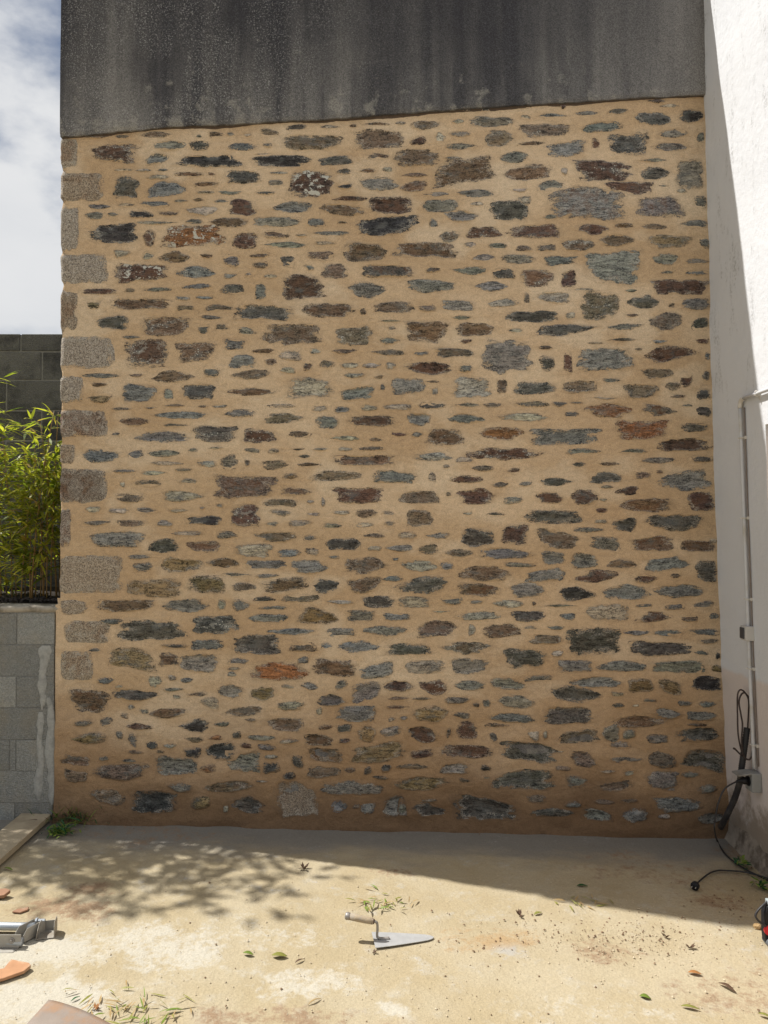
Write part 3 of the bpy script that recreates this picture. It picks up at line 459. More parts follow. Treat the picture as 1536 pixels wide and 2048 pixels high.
for i, s in enumerate(stones):
    big = i < 300
    c, V, fs, E, T, LC, SP = stone_geo(s, big, i+3)
    if big:
        o3 = Vector((c.x, 0, c.z))
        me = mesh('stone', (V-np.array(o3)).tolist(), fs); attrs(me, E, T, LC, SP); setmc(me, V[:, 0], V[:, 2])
        add('stone', me, m_granite if s[4][0] == 'Q' else m_stone, wall, o3, smooth=True)
    else:
        if acc is None: acc = [[], [], [], [], [], [], 0]
        acc[0].append(V); acc[1] += [tuple(acc[6]+k for k in f) for f in fs]; acc[6] += len(V)
        for k, d in ((2, E), (3, T), (4, LC), (5, SP)): acc[k].append(d)
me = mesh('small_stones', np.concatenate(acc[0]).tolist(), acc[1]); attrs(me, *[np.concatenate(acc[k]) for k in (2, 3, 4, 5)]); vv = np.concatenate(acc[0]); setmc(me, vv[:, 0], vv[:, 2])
tag(add('small_stones', me, m_stone, wall, smooth=True), kind='stuff')
co = np.stack([XG, YG+PUSH*(YG < .1), ZG], -1); mb.data.vertices.foreach_set('co', co.astype(np.float32).ravel()); mb.data.update()
# granite quoins up the left corner
QU = [(155, 276, 335, 'w'), (208, 344, 403, 'o'), (158, 412, 502, 'g'), (216, 506, 568, 'g'), (156, 582, 662, 'o'), (228, 672, 738, 'g'), (168, 752, 806, 'g'), (215, 819, 875, 'r'),
      (150, 888, 928, 'o'), (215, 936, 1006, 'd'), (142, 1018, 1095, 'r'), (246, 1110, 1188, 'p')]
QL = [(121, 176, 1200, 1230, 'p'), (128, 221, 1241, 1287, 'w'), (122, 186, 1300, 1362, 'w')]
QT = dict(w=(.80, .74, .62), o=(.66, .56, .42), g=(.78, .78, .77), r=(.50, .42, .38), d=(.36, .33, .30), p=(.72, .64, .52))
def quoin(u0, u1, v0, v1, kind, corner, sd):
    r = random.Random(sd); nu, nv = 16, 12
    c = PW((u0+u1)/2, (v0+v1)/2); a = (u1-u0)/625.; b = (v1-v0)/625.
    us = np.linspace(-1 if corner else -1.2, 1.2, nu); vs_ = np.linspace(-1.2, 1.2, nv)
    U, Vv = np.meshgrid(us, vs_)
    cut = [r.uniform(0, .25) for _ in range(4)]
    ee = np.maximum(np.abs(Vv), U if corner else np.abs(U))
    cor = np.clip(np.abs(U)+np.abs(Vv)-1.45, 0, 1)*(1.0 if not corner else (U > 0))
    E = ee + cor*.22 + .10*fbm(U*2+sd, Vv*2, 2, 6)
    X = c.x + U*a*(1+.04*r.uniform(-1, 1)*Vv); Z = c.z + Vv*b*(1+.05*r.uniform(-1, 1)*U)
    if kind == 'p' and not corner: E = E + .25*np.clip(U, 0, 1)*np.abs(Vv)
    out = .005 - .006*sst(.8, 1.02, E) - .008*sst(1.06, 1.2, E) + .005*fbm(U*3+sd, Vv*2.4, 3, 11)*(1-sst(.85, 1.05, E))
    Y = -(hm(X, Z) + out)
    if corner:
        X[:, 0] += .005*fbm(Vv[:, 0]*3+sd, Vv[:, 0]*0, 2, 3); Y[:, 0] += .008*1.0; pinch = sst(.75, 1.1, np.abs(Vv[:, 0])); X[:, 0] += pinch*.012; X[:, 1] += pinch*.004
        X = np.hstack([X[:, :1]+.004*0, X]); Z = np.hstack([Z[:, :1], Z]); Y = np.hstack([Y[:, :1]*0+.20, Y]); E = np.hstack([E[:, :1], E]); U = np.hstack([U[:, :1], U]); Vv = np.hstack([Vv[:, :1], Vv])
    o3 = Vector((c.x, 0, c.z))
    me = gridmesh('quoin', X-o3.x, Y, Z-o3.z); k = X.size
    tn = Vector(QT[kind])*r.uniform(.9, 1.1)
    attrs(me, E.ravel(), np.tile([tn.x, tn.y, tn.z, 1], (k, 1)), np.stack([(X-c.x).ravel()+sd, (Z-c.z).ravel()+sd*.3, np.zeros(k)], 1),
          np.tile([.9 if kind in 'rd' else (.55 if kind in 'ow' else .1), .5 if kind in 'wr' else .1, 0], (k, 1)))
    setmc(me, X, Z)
    return add('quoin', me, m_granite, wall, o3, smooth=True)
for i, (u1, v0, v1, k) in enumerate(QU): quoin(120.5, u1, v0, v1, k, True, 40+i)
for i, (u0, u1, v0, v1, k) in enumerate(QL): quoin(u0, u1, v0, v1, k, False, 70+i)
# ------------------------------------------------------------------ white house wall on the right
house = empty('house_wall', (2.2, -1.2, 0), 'white rendered house wall with pinkish lower band meeting the stone wall', 'wall')
DY0, DY1, DZ = -.66, -1.75, 2.47
ys = np.concatenate([np.linspace(.12, DY0+.001, 40), [DY0-.001], np.linspace(DY0-.05, DY1+.05, 12), [DY1+.001, DY1-.001], np.linspace(DY1-.1, -4.2, 30)])
zs = np.concatenate([np.linspace(-.15, DZ-.001, 110), [DZ+.001], np.linspace(DZ+.05, 7.0, 90)])
YW, ZW = np.meshgrid(ys, zs)
XW = xj(ZW) + .004*fbm(YW*3, ZW*3, 3, 5) + .006*fbm(ZW*6, ZW*0, 3, 6)*np.exp(-((YW)/.10)**2)
rec = ((YW < DY0) & (YW > DY1) & (ZW < DZ)); XW = XW + rec*.07
add('rendered_face', gridmesh('rendered_face', XW, YW, ZW), m_white, house, smooth=False)
pn = MB(); zz_ = [-.1, 1.2, DZ-.012]
for k in range(2):
    za, zb_ = zz_[k]+.004, zz_[k+1]-.004
    xa, xb = float(xj(za))+.045, float(xj(zb_))+.045
    pn = MB(); pn.add([(xa, DY0-.012, za), (xa, DY1+.012, za), (xb, DY1+.012, zb_), (xb, DY0-.012, zb_), (xa+.02, DY0-.012, za), (xa+.02, DY1+.012, za), (xb+.02, DY1+.012, zb_), (xb+.02, DY0-.012, zb_)],
                     [(0, 1, 2, 3), (4, 7, 6, 5), (0, 3, 7, 4), (1, 5, 6, 2), (3, 2, 6, 7), (0, 4, 5, 1)])
    pn.build('door_panel', m_beige, house, bevel=.003)
# dirty sloping cement fillet at its foot
fy = np.linspace(.02, -3.5, 150); ft = np.linspace(0, 1, 9)
FT, FY = np.meshgrid(ft, fy)
wd = .055 + .02*fbm(FY*4, FY*0, 3, 8); ht = .17 + .05*fbm(FY*5, FY*0+4, 3, 9)
FX = float(xj(.1)) + .012 - FT*wd + .008*fbm(FY*14, FT*4, 3, 12); FZ = gz(2.1) - .01 + ht*(1-FT)**1.4 + .008*fbm(FY*12, FT*5, 3, 13)
add('cement_fillet', gridmesh('cement_fillet', FX, FY, FZ, True), m_plinth, house, smooth=True)
# ------------------------------------------------------------------ low block wall at left, soil behind, block wall further back
low = empty('retaining_wall', (-2.8, .12, 0), 'low grey concrete block wall holding up the bamboo bed', 'wall')
RWY = .012                                              # front face
pj = lambda v: PW(0, v, RWY).z
rows_ = [1226, 1289, 1352.6, 1415.5, 1479.5, 1542.4, 1606, 1669]
xr_ = PW(108, 1400, RWY).x
cols_ = [[32], [-46, 999], [32], [-46, 999], [20, 33], [-46, 999], [32]]
def chamfer_box(name, x0, x1, y0, y1, z0, z1, mat, parent, ch=.003):
    b = MB(); b.box(((x0+x1)/2, (y0+y1)/2, (z0+z1)/2), ((x1-x0)/2, 0, 0), (0, (y1-y0)/2, 0), (0, 0, (z1-z0)/2))
    return b.build(name, mat, parent, loc=((x0+x1)/2, (y0+y1)/2, (z0+z1)/2), bevel=ch)
for k in range(7):
    zt_, zb_ = pj(rows_[k])-.002, pj(rows_[k+1])+.002
    js = sorted(PW(u, 1400, RWY).x for u in cols_[k] if u < 900)
    xs = [js[0]-1.0, js[0]-.5] + js + [xr_]
    for a, b in zip(xs[:-1], xs[1:]):
        j = rnd.uniform(-.002, .002)
        chamfer_box('block', a+.002, b-.002, RWY+j, RWY+.19, zb_, zt_, m_block, low)
jb = MB(); jb.box(((xs[0]+xr_)/2, RWY+.10, .62), ((xr_-xs[0])/2-.003, 0, 0), (0, .094, 0), (0, 0, .74)); jb.build('mortar_core', m_joint, low)
ZC = PW(60, 1213, RWY).z
cx = np.linspace(-3.9, xr_+.03, 70); cp = [(.20, -.06), (.20, 0), (.08, .006), (-.006, .002), (-.012, -.012), (-.006, -.035), (.03, -.04)]
CX = np.array([cx]*len(cp)); CYp = np.array([[p_[0]]*70 for p_ in cp]); CZp = np.array([[p_[1]]*70 for p_ in cp])
CYp = CYp + RWY + .008*fbm(CX*9, CZp*40, 3, 61)*(CYp < .1); CZp = CZp + ZC + .006*fbm(CX*8, CYp*8, 3, 62)
add('coping', gridmesh('coping', CX, CYp, CZp, True), m_coping, low, smooth=True)
# pale cement drips smeared down the face
def smear(name, uv, r0):
    r = random.Random(r0); L_, R_ = [], []
    for (ul, ur, v) in uv:
        a = PW(ul+r.uniform(-1, 1), v, RWY-.004); b = PW(ur+r.uniform(-1, 1), v, RWY-.004); L_.append(a); R_.append(b)
    vs = []; fs = []
    for a, b in zip(L_, R_):
        for t, d in ((0, .010), (.12, 0), (.5, -.003), (.88, 0), (1, .010)):
            q_ = a.lerp(b, t); vs.append((q_.x, q_.y+d, q_.z))
    for i in range(len(L_)-1):
        for k in range(4): fs.append((i*5+k, (i+1)*5+k, (i+1)*5+k+1, i*5+k+1))
    add(name, mesh(name, vs, fs), m_smear, low, smooth=True)
def rag(v0, v1, f, w, sd):
    vs_ = np.linspace(v0, v1, 26); o = []
    for i, v in enumerate(vs_):
        t_ = i/25; en_ = min(1, .5+9*t_, .25+9*(1-t_))
        c_ = np.interp(t_, [0, .5, 1], f) + 3*float(fbm(v*.03+sd, sd, 3, sd)) + 2*float(fbm(v*.21+sd, sd, 2, sd+9)); w_ = max(.8, np.interp(t_, [0, .5, 1], w)*en_*(1+.5*float(fbm(v*.07, sd, 3, sd+3))))
        o.append((c_-w_/2, min(c_+w_/2, 116), v))
    return o
smear('cement_smear', rag(1291, 1420, [92, 84, 84], [26, 20, 10], 1), 1)
smear('cement_smear', rag(1395, 1610, [99, 101, 104], [12, 20, 20], 2), 2)
smear('cement_smear', rag(1424, 1600, [80, 80, 76], [14, 14, 20], 3), 3)
# soil in the raised bed
m_soil = simple('dark_soil', (.035, .027, .02), .95, .6, 40, bd=.02)
sx, sy = np.meshgrid(np.linspace(-7.5, XL+.0, 130), np.linspace(.19, 1.42, 40))
SZ = ZC - .02 + .03*fbm(sx*5, sy*6, 4, 91) + .03*(sy > .3)
tag(add('soil', gridmesh('soil', sx, sy, SZ), m_soil, smooth=True), 'dark soil of the raised bamboo bed', 'soil', kind='structure')
mb_ = MB(); r = random.Random(5)
for k in range(160):
    x, y = r.uniform(-2.75, -2.1), r.uniform(.2, .42); s_ = r.uniform(.008, .022)
    vs = [Vector((r.gauss(0, 1), r.gauss(0, 1), r.gauss(0, 1))).normalized()*s_*r.uniform(.7, 1.2) for _ in range(6)]
    d6 = [Vector(v)*s_*r.uniform(.7, 1.2) for v in ((1,0,0),(-1,0,0),(0,1,0),(0,-1,0),(0,0,.7),(0,0,-.7))]
    mb_.add([Vector((x, y, ZC+.005+.02*r.random()))+d for d in d6], [(0,2,4),(2,1,4),(1,3,4),(3,0,4),(2,0,5),(1,2,5),(3,1,5),(0,3,5)])
tag(mb_.build('bark_mulch', simple('mulch', (.06, .05, .045), .95, .5, 30)), 'dark crumbled mulch on the raised bed beside the stone corner', 'mulch', kind='stuff')
# back wall of weathered blocks
back = empty('block_wall', (-4, 1.55, 0), 'tall weathered concrete block wall behind the bamboo', 'wall')
BY = 1.40; bz = lambda v: PW(0, v, BY).z; bxx = lambda u: PW(u, 800, BY).x
rows_ = [668, 703, 760.5, 821]
while len(rows_) < 12: rows_.append(rows_[-1]+60.5)
vj = [[140, 40, -60], [83, -38], [12, 133], [83, -38], [12, 133], [83, -38], [12, 133], [83, -38], [12, 133], [83, -38], [12, 133]]
for k in range(11):
    us = sorted(vj[k]); step = 121
    while us[0] > -420: us.insert(0, us[0]-step)
    while us[-1] < 230: us.append(us[-1]+step)
    for a, b in zip(us[:-1], us[1:]):
        j = r.uniform(-.004, .004)
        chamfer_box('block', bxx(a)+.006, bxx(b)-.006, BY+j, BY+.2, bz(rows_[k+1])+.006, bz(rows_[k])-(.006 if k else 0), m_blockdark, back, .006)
jb = MB(); x0, x1 = bxx(-430), bxx(240); z1 = bz(669)-.01
m_jdark = simple('weathered_joint', (.23, .225, .21), .95, .3, 50)
jb.box(((x0+x1)/2, BY+.106, z1/2-.1), ((x1-x0)/2, 0, 0), (0, .1, 0), (0, 0, z1/2+.1)); jb.build('joint_mortar', m_jdark, back)
# ------------------------------------------------------------------ bamboo
m_leaf, nt, bs = newmat('bamboo_leaf'); lf = attr(nt, 'lv')
col = mix(nt, lf, (.09, .13, .02), (.50, .45, .06)); col = mix(nt, mr(nt, lf, .93, .97), col, (.36, .23, .08))
setc(nt, bs, col, .5, .35)
tr = N(nt, 'ShaderNodeBsdfTranslucent', {'Color': mix(nt, 1.0, col, (1.7, 2.0, 1.1), 'MULTIPLY')})
ms = N(nt, 'ShaderNodeMixShader', {0: .42, 1: bs.outputs[0], 2: tr.outputs[0]}); nt.links.new(ms.outputs[0], nt.nodes['Material Output'].inputs['Surface'])
m_culm = simple('bamboo_culm', (.27, .16, .05), .5, .4, 25, spec=.4)
def leafgeo(L_, P_, d, nrm, ln, wd, r, V, Fc):
    d = d.normalized(); w = d.cross(nrm).normalized(); n_ = w.cross(d); b = len(V)
    dr = r.uniform(.1, .35)
    for t, ww in ((0, .08), (.3, 1), (.65, .72), (1, 0)):
        c_ = P_ + d*ln*t - Vector((0, 0, 1))*ln*dr*t*t
        if ww: V += [tuple(c_+w*wd*ww*.5+n_*wd*.12), tuple(c_-w*wd*ww*.5+n_*wd*.12)]
        else: V.append(tuple(c_))
    Fc += [(b, b+2, b+3, b+1), (b+2, b+4, b+5, b+3), (b+4, b+6, b+5)]
    L_ += [r.random()]*7
def clump(base, n, spread, h0, h1, lean, leaves, label, sd, zlo=.35, lsz=1.0):
    r = random.Random(sd); root = empty('bamboo_clump', base, label, 'bamboo')
    V, Fc, Lv = [], [], []
    for i in range(n):
        p0 = Vector(base) + Vector((r.uniform(-spread[0], spread[0]), r.uniform(-spread[1], spread[1]), -.03))
        H = r.uniform(h0, h1); js_ = .12 if H < 2 else .05; ln_ = Vector((lean[0]+r.uniform(-js_, js_), lean[1]+r.uniform(-js_, js_), 0))
        pts = [p0 + Vector((0, 0, H*t)) + ln_*H*(.25*t + .75*t*t) for t in np.linspace(0, 1, 9)]
        m_ = MB(); m_.tube(pts, [.0045*(1-.75*k/8)+.0006 for k in range(9)], 6); m_.build('culm', m_culm, root, smooth=True)
        for k in range(leaves):
            t = zlo + (1-zlo)*r.random()**.8; q_ = pts[min(8, int(t*8))].lerp(pts[min(8, int(t*8)+1)], t*8-int(t*8))
            az = r.uniform(0, 6.283); tw = Vector((math.cos(az), math.sin(az), r.uniform(-.1, .5))); o_ = q_ + tw*r.uniform(.01, .16)*lsz
            for j in range(r.randint(2, 4)):
                d = tw + Vector((r.uniform(-.7, .7), r.uniform(-.7, .7), r.uniform(-.5, .6)))
                leafgeo(Lv, o_, d, Vector((r.uniform(-.4, .4), r.uniform(-.4, .4), 1)), r.uniform(.07, .14)*lsz, r.uniform(.012, .021)*lsz, r, V, Fc)
    b = Vector(base); me = mesh('foliage', [tuple(Vector(v)-b) for v in V], Fc)
    at = me.attributes.new('lv', 'FLOAT', 'POINT'); at.data.foreach_set('value', np.array(Lv, dtype=np.float32))
    tag(add('foliage', me, m_leaf, root, b, smooth=True), kind='stuff')
    return root
ZS = ZC
clump((-2.44, .40, ZS), 13, (.17, .10), .85, 1.35, (.02, -.02), 40, 'green bamboo with orange stems beside the corner of the stone wall', 101, .16, 1.1)
clump((-2.72, .55, ZS), 12, (.16, .16), .95, 1.5, (-.02, -.02), 38, 'denser green bamboo at the left edge of the photo, in front of the block wall', 102, .06, 1.1)
clump((-2.25, .62, ZS), 8, (.10, .12), .7, 1.15, (.0, 0), 26, 'shaded short bamboo close against the stone corner', 103, .25)
tb = [((-3.55, .42, ZS), 9, 2.6, 3.4, (-.02, -.08)), ((-4.15, .35, ZS), 9, 3.0, 3.7, (.03, -.09)), ((-4.9, .4, ZS), 8, 2.6, 3.6, (.03, -.10)), ((-3.25, .55, ZS), 6, 1.3, 1.75, (-.05, -.06))]
for i, (b_, n_, h0, h1, le) in enumerate(tb):
    clump(b_, n_, (.3, .15), h0, h1, le, 34, ['tall bamboo just left of the photo', 'taller bamboo leaning forward left of the photo', 'farthest tall bamboo left of the photo', 'medium bamboo left of the photo'][i] + ' casting dappled shade', 110+i, .42, 1.25)
# ------------------------------------------------------------------ conduit, boxes and cables on the white wall
m_pipe = simple('grey_plastic_pipe', (.52, .53, .55), .5, .08, 12, dirt=(.42, .40, .36))
m_clip = simple('clip_plastic', (.55, .52, .47), .6, .1, 20)
m_boxw = simple('white_plastic', (.50, .485, .46), .5, .1, 15, dirt=(.36, .33, .29))
m_boxg = simple('grey_plastic', (.27, .275, .265), .5, .12, 15, dirt=(.19, .18, .16))
m_black = simple('black_plastic', (.012, .012, .014), .55, .4, 30, spec=.25)
m_blackcable = simple('black_rubber', (.022, .021, .023), .5, .4, 30, spec=.45)
m_hose = simple('black_corrugated_hose', (.028, .028, .031), .55, .3, 30, dirt=(.09, .08, .07))
m_browncable = simple('brown_black_cable', (.035, .022, .02), .5, .4, 30, spec=.45)
PY = -.42
def xw(z): return float(xj(z))
zp = lambda v: PX(1490, v, 2.12).z
zt_, zb_ = PW(768, 806, PY).z, PW(768, 1548, PY).z
con = empty('conduit_pipe', (xw(.5), PY, zb_), 'pale grey vertical conduit pipe with an elbow at the top on the white wall', 'conduit')
m_ = MB(); m_.tube([(xw(z)-.020, PY, z) for z in np.linspace(zb_+.03, zt_-.02, 24)], .0105, 12); m_.build('pipe', m_pipe, con, smooth=True)
xe = xw(zt_)-.020
m_ = MB(); m_.tube([(xe, PY+.035*(-math.sin(a))-.0, zt_-.02+.0) if False else (xe, PY-.04+.04*math.cos(a), zt_-.02+.04*math.sin(a)) for a in np.linspace(-.25, math.pi/2+.2, 10)], .0135, 12); m_.build('elbow', m_clip, con, smooth=True)
m_ = MB(); m_.tube([(xe+.0, y, zt_+.02+(.01 if y < -1 else 0)) for y in np.linspace(PY-.04, -3.2, 20)], .0105, 12); m_.build('pipe', m_pipe, con, smooth=True)
for v in (876, 1036, 1198, 1337, 1490):
    z = PW(768, v, PY).z; x = xw(z); m_ = MB()
    m_.tube([(x-.020+.014*math.cos(a), PY+.014*math.sin(a), z) for a in np.linspace(-2.6, 2.6, 12)], .0045, 6)
    m_.box((x+.0, PY-.018, z), (.012, 0, 0), (0, .009, 0), (0, 0, .009)); m_.build('pipe_clip', m_clip, con, loc=(x, PY, z))
for y in (-.62, -1.2, -1.8):
    m_ = MB(); m_.tube([(xe+.014*math.cos(a), y, zt_+.02+.014*math.sin(a)) for a in np.linspace(-2.6, 2.6, 12)], .0045, 6); m_.box((xe+.022, y, zt_+.0), (.009, 0, 0), (0, .006, 0), (0, 0, .012)); m_.build('pipe_clip', m_clip, con)
# thin brown strip, a slim tube running down the wall beside the pipe
m_ = MB(); m_.tube([(xw(z)-.006, PY-.022, z) for z in np.linspace(zb_+.05, zt_-.03, 24)], .0035, 6)
tag(m_.build('thin_brown_strip', simple('brown_grey_strip', (.20, .16, .14), .7), loc=(xw(1.5), PY-.02, zb_), smooth=True), 'thin brown strip running down beside the grey conduit', 'cable')
# switch box
zc = PW(768, 1266, PY).z; x = xw(zc)
sb = empty('switch_box', (x, PY, zc-.045), 'small white switch box with a dark rocker on the conduit', 'switch')
m_ = MB(); m_.box((x-.026, PY, zc), (.026, 0, 0), (0, .034, 0), (0, 0, .042)); m_.build('housing', m_boxw, sb, bevel=.004)
m_ = MB(); m_.box((x-.055, PY+.004, zc), (.0035, 0, 0), (0, .024, 0), (0, 0, .032)); m_.build('rocker', simple('dark_grey_rocker', (.055, .057, .065), .4), sb, bevel=.002)
# weatherproof socket with its flap held up by a plug
zc = PW(768, 1562, PY).z; x = xw(zc)
sk = empty('wall_socket', (x, PY, zc-.06), 'grey weatherproof wall socket with lifted flap low on the pink wall', 'socket')
m_ = MB(); m_.box((x-.028, PY, zc), (.028, 0, 0), (0, .045, 0), (0, 0, .055)); m_.build('housing', m_boxg, sk, bevel=.005)
m_ = MB(); m_.box((x-.095, PY, zc+.047), (.040, 0, .006), (0, .042, 0), (-.0006, 0, .004)); m_.build('flap', m_boxg, sk, bevel=.002)
m_ = MB(); m_.tube([(x-.057, PY, zc), (x-.062, PY, zc)], .028, 16); m_.build('socket_face', m_black, sk, smooth=False)
plug0 = Vector((x-.115, PY, zc+.002))
# cable from the socket down to the yard floor
pts = [plug0, PW(1450, 1577, -.44), PW(1437, 1605, -.45), PW(1431, 1635, -.45), PW(1429, 1660, -.46), PG(1434, 1680, .012), PG(1446, 1702, .006), PG(1466, 1722, .006), PG(1490, 1738, .006), PG(1514, 1750, .006), PG(1540, 1764, .008), PG(1580, 1790, .006), PG(1620, 1835, .006)]
cb = empty('power_cable', tuple(pts[5]), 'black power cable hanging from the wall socket and snaking over the floor', 'cable')
m_ = MB(); m_.tube(spline(pts, 8), .0048, 8); m_.build('cord', m_blackcable, cb, smooth=True)
m_ = MB(); m_.tube([plug0+Vector((.052, 0, 0)), plug0+Vector((.030, 0, 0)), plug0+Vector((.015, 0, 0)), plug0+Vector((-.012, 0, -.004))], [.021, .021, .014, .007], 12); m_.build('plug', m_black, cb, smooth=True)
# loose cable with a black plug
pe = PG(1386, 1777, .028)
pts = [PG(1393, 1768, .026), PG(1405, 1757, .014), PG(1420, 1746, .008), PG(1436, 1741, .007), PG(1452, 1741, .006), PG(1480, 1743, .006), PG(1508, 1748, .012), PG(1536, 1757, .016), PG(1580, 1775, .006), PG(1630, 1815, .006)]
lc_ = empty('loose_cable', tuple(PG(1386, 1790)), 'black cable ending in a round plug lying on the shaded floor', 'cable')
m_ = MB(); m_.tube(spline(pts, 8), .0046, 8); m_.build('cord', m_blackcable, lc_, smooth=True)
dv = (pts[0]-pts[2]).normalized(); dv.z = -.05; dv.normalize()
m_ = MB(); p_ = pts[0]; m_.tube([p_-dv*.012, p_+dv*.004, p_+dv*.012, p_+dv*.030, p_+dv*.034], [.006, .013, .021, .0225, .021], 16); m_.build('plug', m_black, lc_, smooth=True)
m_ = MB(); up = Vector((0, 0, 1)); sd_ = dv.cross(up).normalized()
for k in (-1, 1): m_.tube([p_+dv*.033+sd_*.0095*k, p_+dv*.050+sd_*.0095*k], .0024, 8)
m_.build('plug_pins', simple('steel_pin', (.6, .6, .6), .3, metal=1.0), lc_, smooth=True)
# corrugated hose rising from the floor with a coil of cable pushed into it
hp = spline([PG(1437, 1664, -.02), PW(1449, 1640, -.18), PW(1468, 1600, -.27), PW(1479, 1565, -.33), PW(1484, 1530, -.36), PW(1489, 1495, -.37), PW(1494, 1456, -.37)], 16)
hs = empty('corrugated_hose', tuple(PG(1437, 1664)), 'black corrugated hose rising from the floor along the white wall', 'hose')
m_ = MB(); m_.tube(hp, [.0165+.0022*(k % 2) for k in range(len(hp))], 12); m_.build('sleeve', m_hose, hs, smooth=True)
top = hp[-1]
lp = spline([top+Vector((0, 0, -.05)), PW(1497, 1425, -.37), PW(1497, 1400, -.37), PW(1489, 1384, -.37), PW(1480, 1380, -.37), PW(1475, 1392, -.37), PW(1475, 1430, -.375), PW(1476, 1465, -.38), PW(1480, 1490, -.385), PW(1486, 1508, -.39), PW(1493, 1518, -.395), PW(1501, 1517, -.40), PW(1505, 1498, -.40), PW(1506, 1465, -.40), PW(1504, 1430, -.395), PW(1499, 1400, -.39), PW(1490, 1386, -.385), PW(1482, 1390, -.38), PW(1478, 1405, -.385), PW(1482, 1430, -.39), PW(1485, 1450, -.39), PW(1483, 1480, -.395), PW(1485, 1510, -.40), PW(1480, 1508, -.41), PW(1470, 1498, -.42)], 8)
m_ = MB(); m_.tube(lp, .0048, 8); m_.tube([lp[-1], lp[-1]+Vector((-.012, -.01, .006))], .006, 8)
tag(m_.build('cable_coil', m_browncable, loc=tuple(top), smooth=True), 'loop of thin dark cable sticking out of the corrugated hose', 'cable')
# black power tool at the right edge
pt = PG(1545, 1888); ux_ = Vector((1, 0, 0)); root = empty('power_tool', tuple(pt), 'black power tool with a red round button at the right edge of the floor', 'tool')
m_ = MB(); prof = [(-.04, 0, .012), (-.045, 0, .06), (-.045, 0, .15), (-.03, 0, .185), (.18, 0, .19), (.2, 0, .02)]
n_ = len(prof); fr = [(a+pt.x, pt.y-.02, c_+pt.z) for a, b, c_ in prof]; bk = [(a+pt.x, pt.y+.02, c_+pt.z) for a, b, c_ in prof]
m_.add(fr+bk, [tuple(range(n_)), tuple(range(2*n_-1, n_-1, -1))] + [(k, k+n_, (k+1) % n_+n_, (k+1) % n_) for k in range(n_)]); m_.build('body', m_black, root, bevel=.006)
m_ = MB(); m_.box((pt.x+.07, pt.y, pt.z+.196), (.095, 0, 0), (0, .018, 0), (0, 0, .010)); m_.build('top_plate', simple('pale_steel_plate', (.42, .48, .50), .35, metal=.3), root, bevel=.004)
m_ = MB(); m_.tube([(pt.x-.028, pt.y-.018, pt.z+.075), (pt.x-.028, pt.y-.027, pt.z+.075)], .022, 20); m_.build('red_button', simple('red_plastic', (.55, .02, .03), .35), root)
m_ = MB(); m_.tube([(pt.x-.02, pt.y-.05, pt.z+.018), (pt.x-.02, pt.y+.02, pt.z+.018)], .02, 14); m_.build('foot', simple('grey_rubber', (.10, .11, .12), .6), root)
m_ = MB(); m_.tube(spline([pt+Vector(v) for v in ((.06, 0, .205), (-.01, 0, .20), (-.055, -.01, .178), (-.085, -.015, .145), (-.078, -.02, .122), (-.05, -.02, .10), (-.02, -.022, .085), (.05, -.024, .07))], 8), .005, 8); m_.build('cord', m_blackcable, root, smooth=True)
pb = PG(1515, 1857); r = random.Random(8); bm = bmesh.new(); bmesh.ops.create_icosphere(bm, subdivisions=2, radius=1)
for v in bm.verts: v.co = Vector((v.co.x*.024, v.co.y*.02, v.co.z*.014+.010))*(1+.22*float(vn(v.co.x*2.1+4, v.co.z*2.3+v.co.y*1.7, 3)))
me = bpy.data.meshes.new('brick_fragment'); bm.to_mesh(me); bm.free(); tag(add('brick_fragment', me, simple('ochre_stone', (.40, .27, .13), .9, .3, 30, dirt=(.25, .12, .07)), loc=pb), 'small ochre stone fragment beside the black power tool', 'stone')
# ------------------------------------------------------------------ trowel
m_steel, nt, bs = newmat('worn_trowel_steel'); p = pos(nt); setc(nt, bs, mix(nt, noise(nt, p, 25, 4), (.36, .365, .37), (.56, .57, .575)), .45, .5, .35)
m_cement = simple('handle_wood', (.36, .29, .20), .75, .2, 60, dirt=(.30, .27, .23), dscale=25)
m_tang = simple('dirty_steel', (.30, .28, .26), .5, .3, 60, metal=.6)
g0 = PG(746, 1866); g1 = PG(748, 1901); tp = PG(868, 1876)
tr_ = empty('trowel', tuple((g0+g1)/2), 'steel bricklaying trowel with a beige handle lying on the sunny floor', 'trowel')
hc = (g0+g1)/2; fw = (tp-hc); fl = fw.length; fw.normalize(); sw = Vector((0, 0, 1)).cross(fw).normalized(); hw = (g0-g1).length/2*.92
out_ = [(0, -1), (0, -.5), (0, .5), (0, 1), (.25, .86), (.5, .68), (.75, .48), (.88, .36), (.96, .2), (1.0, 0), (.96, -.2), (.88, -.36), (.75, -.48), (.5, -.68), (.25, -.86)]
bl = [hc + fw*fl*a + sw*hw*b + Vector((0, 0, (.009 - .004*a))) for a, b in out_]; k = len(bl)
m_ = MB(); m_.add(bl + [b_-Vector((0, 0, .0025)) for b_ in bl], [tuple(range(k)), tuple(range(2*k-1, k-1, -1))] + [(i, i+k, (i+1) % k+k, (i+1) % k) for i in range(k)]); m_.build('blade', m_steel, tr_)
t0 = hc + fw*.018 + Vector((0, 0, .009)); hz = PW(745, 1844, t0.y).z
t1 = Vector((t0.x-.006, t0.y, hz)); hd = (PW(690, 1831, t0.y+.015)-t1)
m_ = MB(); m_.tube(spline([t0+fw*.055, t0+fw*.02+Vector((0, 0, .002)), t0+Vector((0, 0, .012)), t0.lerp(t1, .55)+fw*.004, t1+Vector((.006, 0, -.012)), t1, t1+hd*.12], 6), [.009, .009, .009, .008, .008, .008, .008] + [.006]*30, 10); m_.v = m_.v; m_.build('tang', m_tang, tr_, smooth=True)
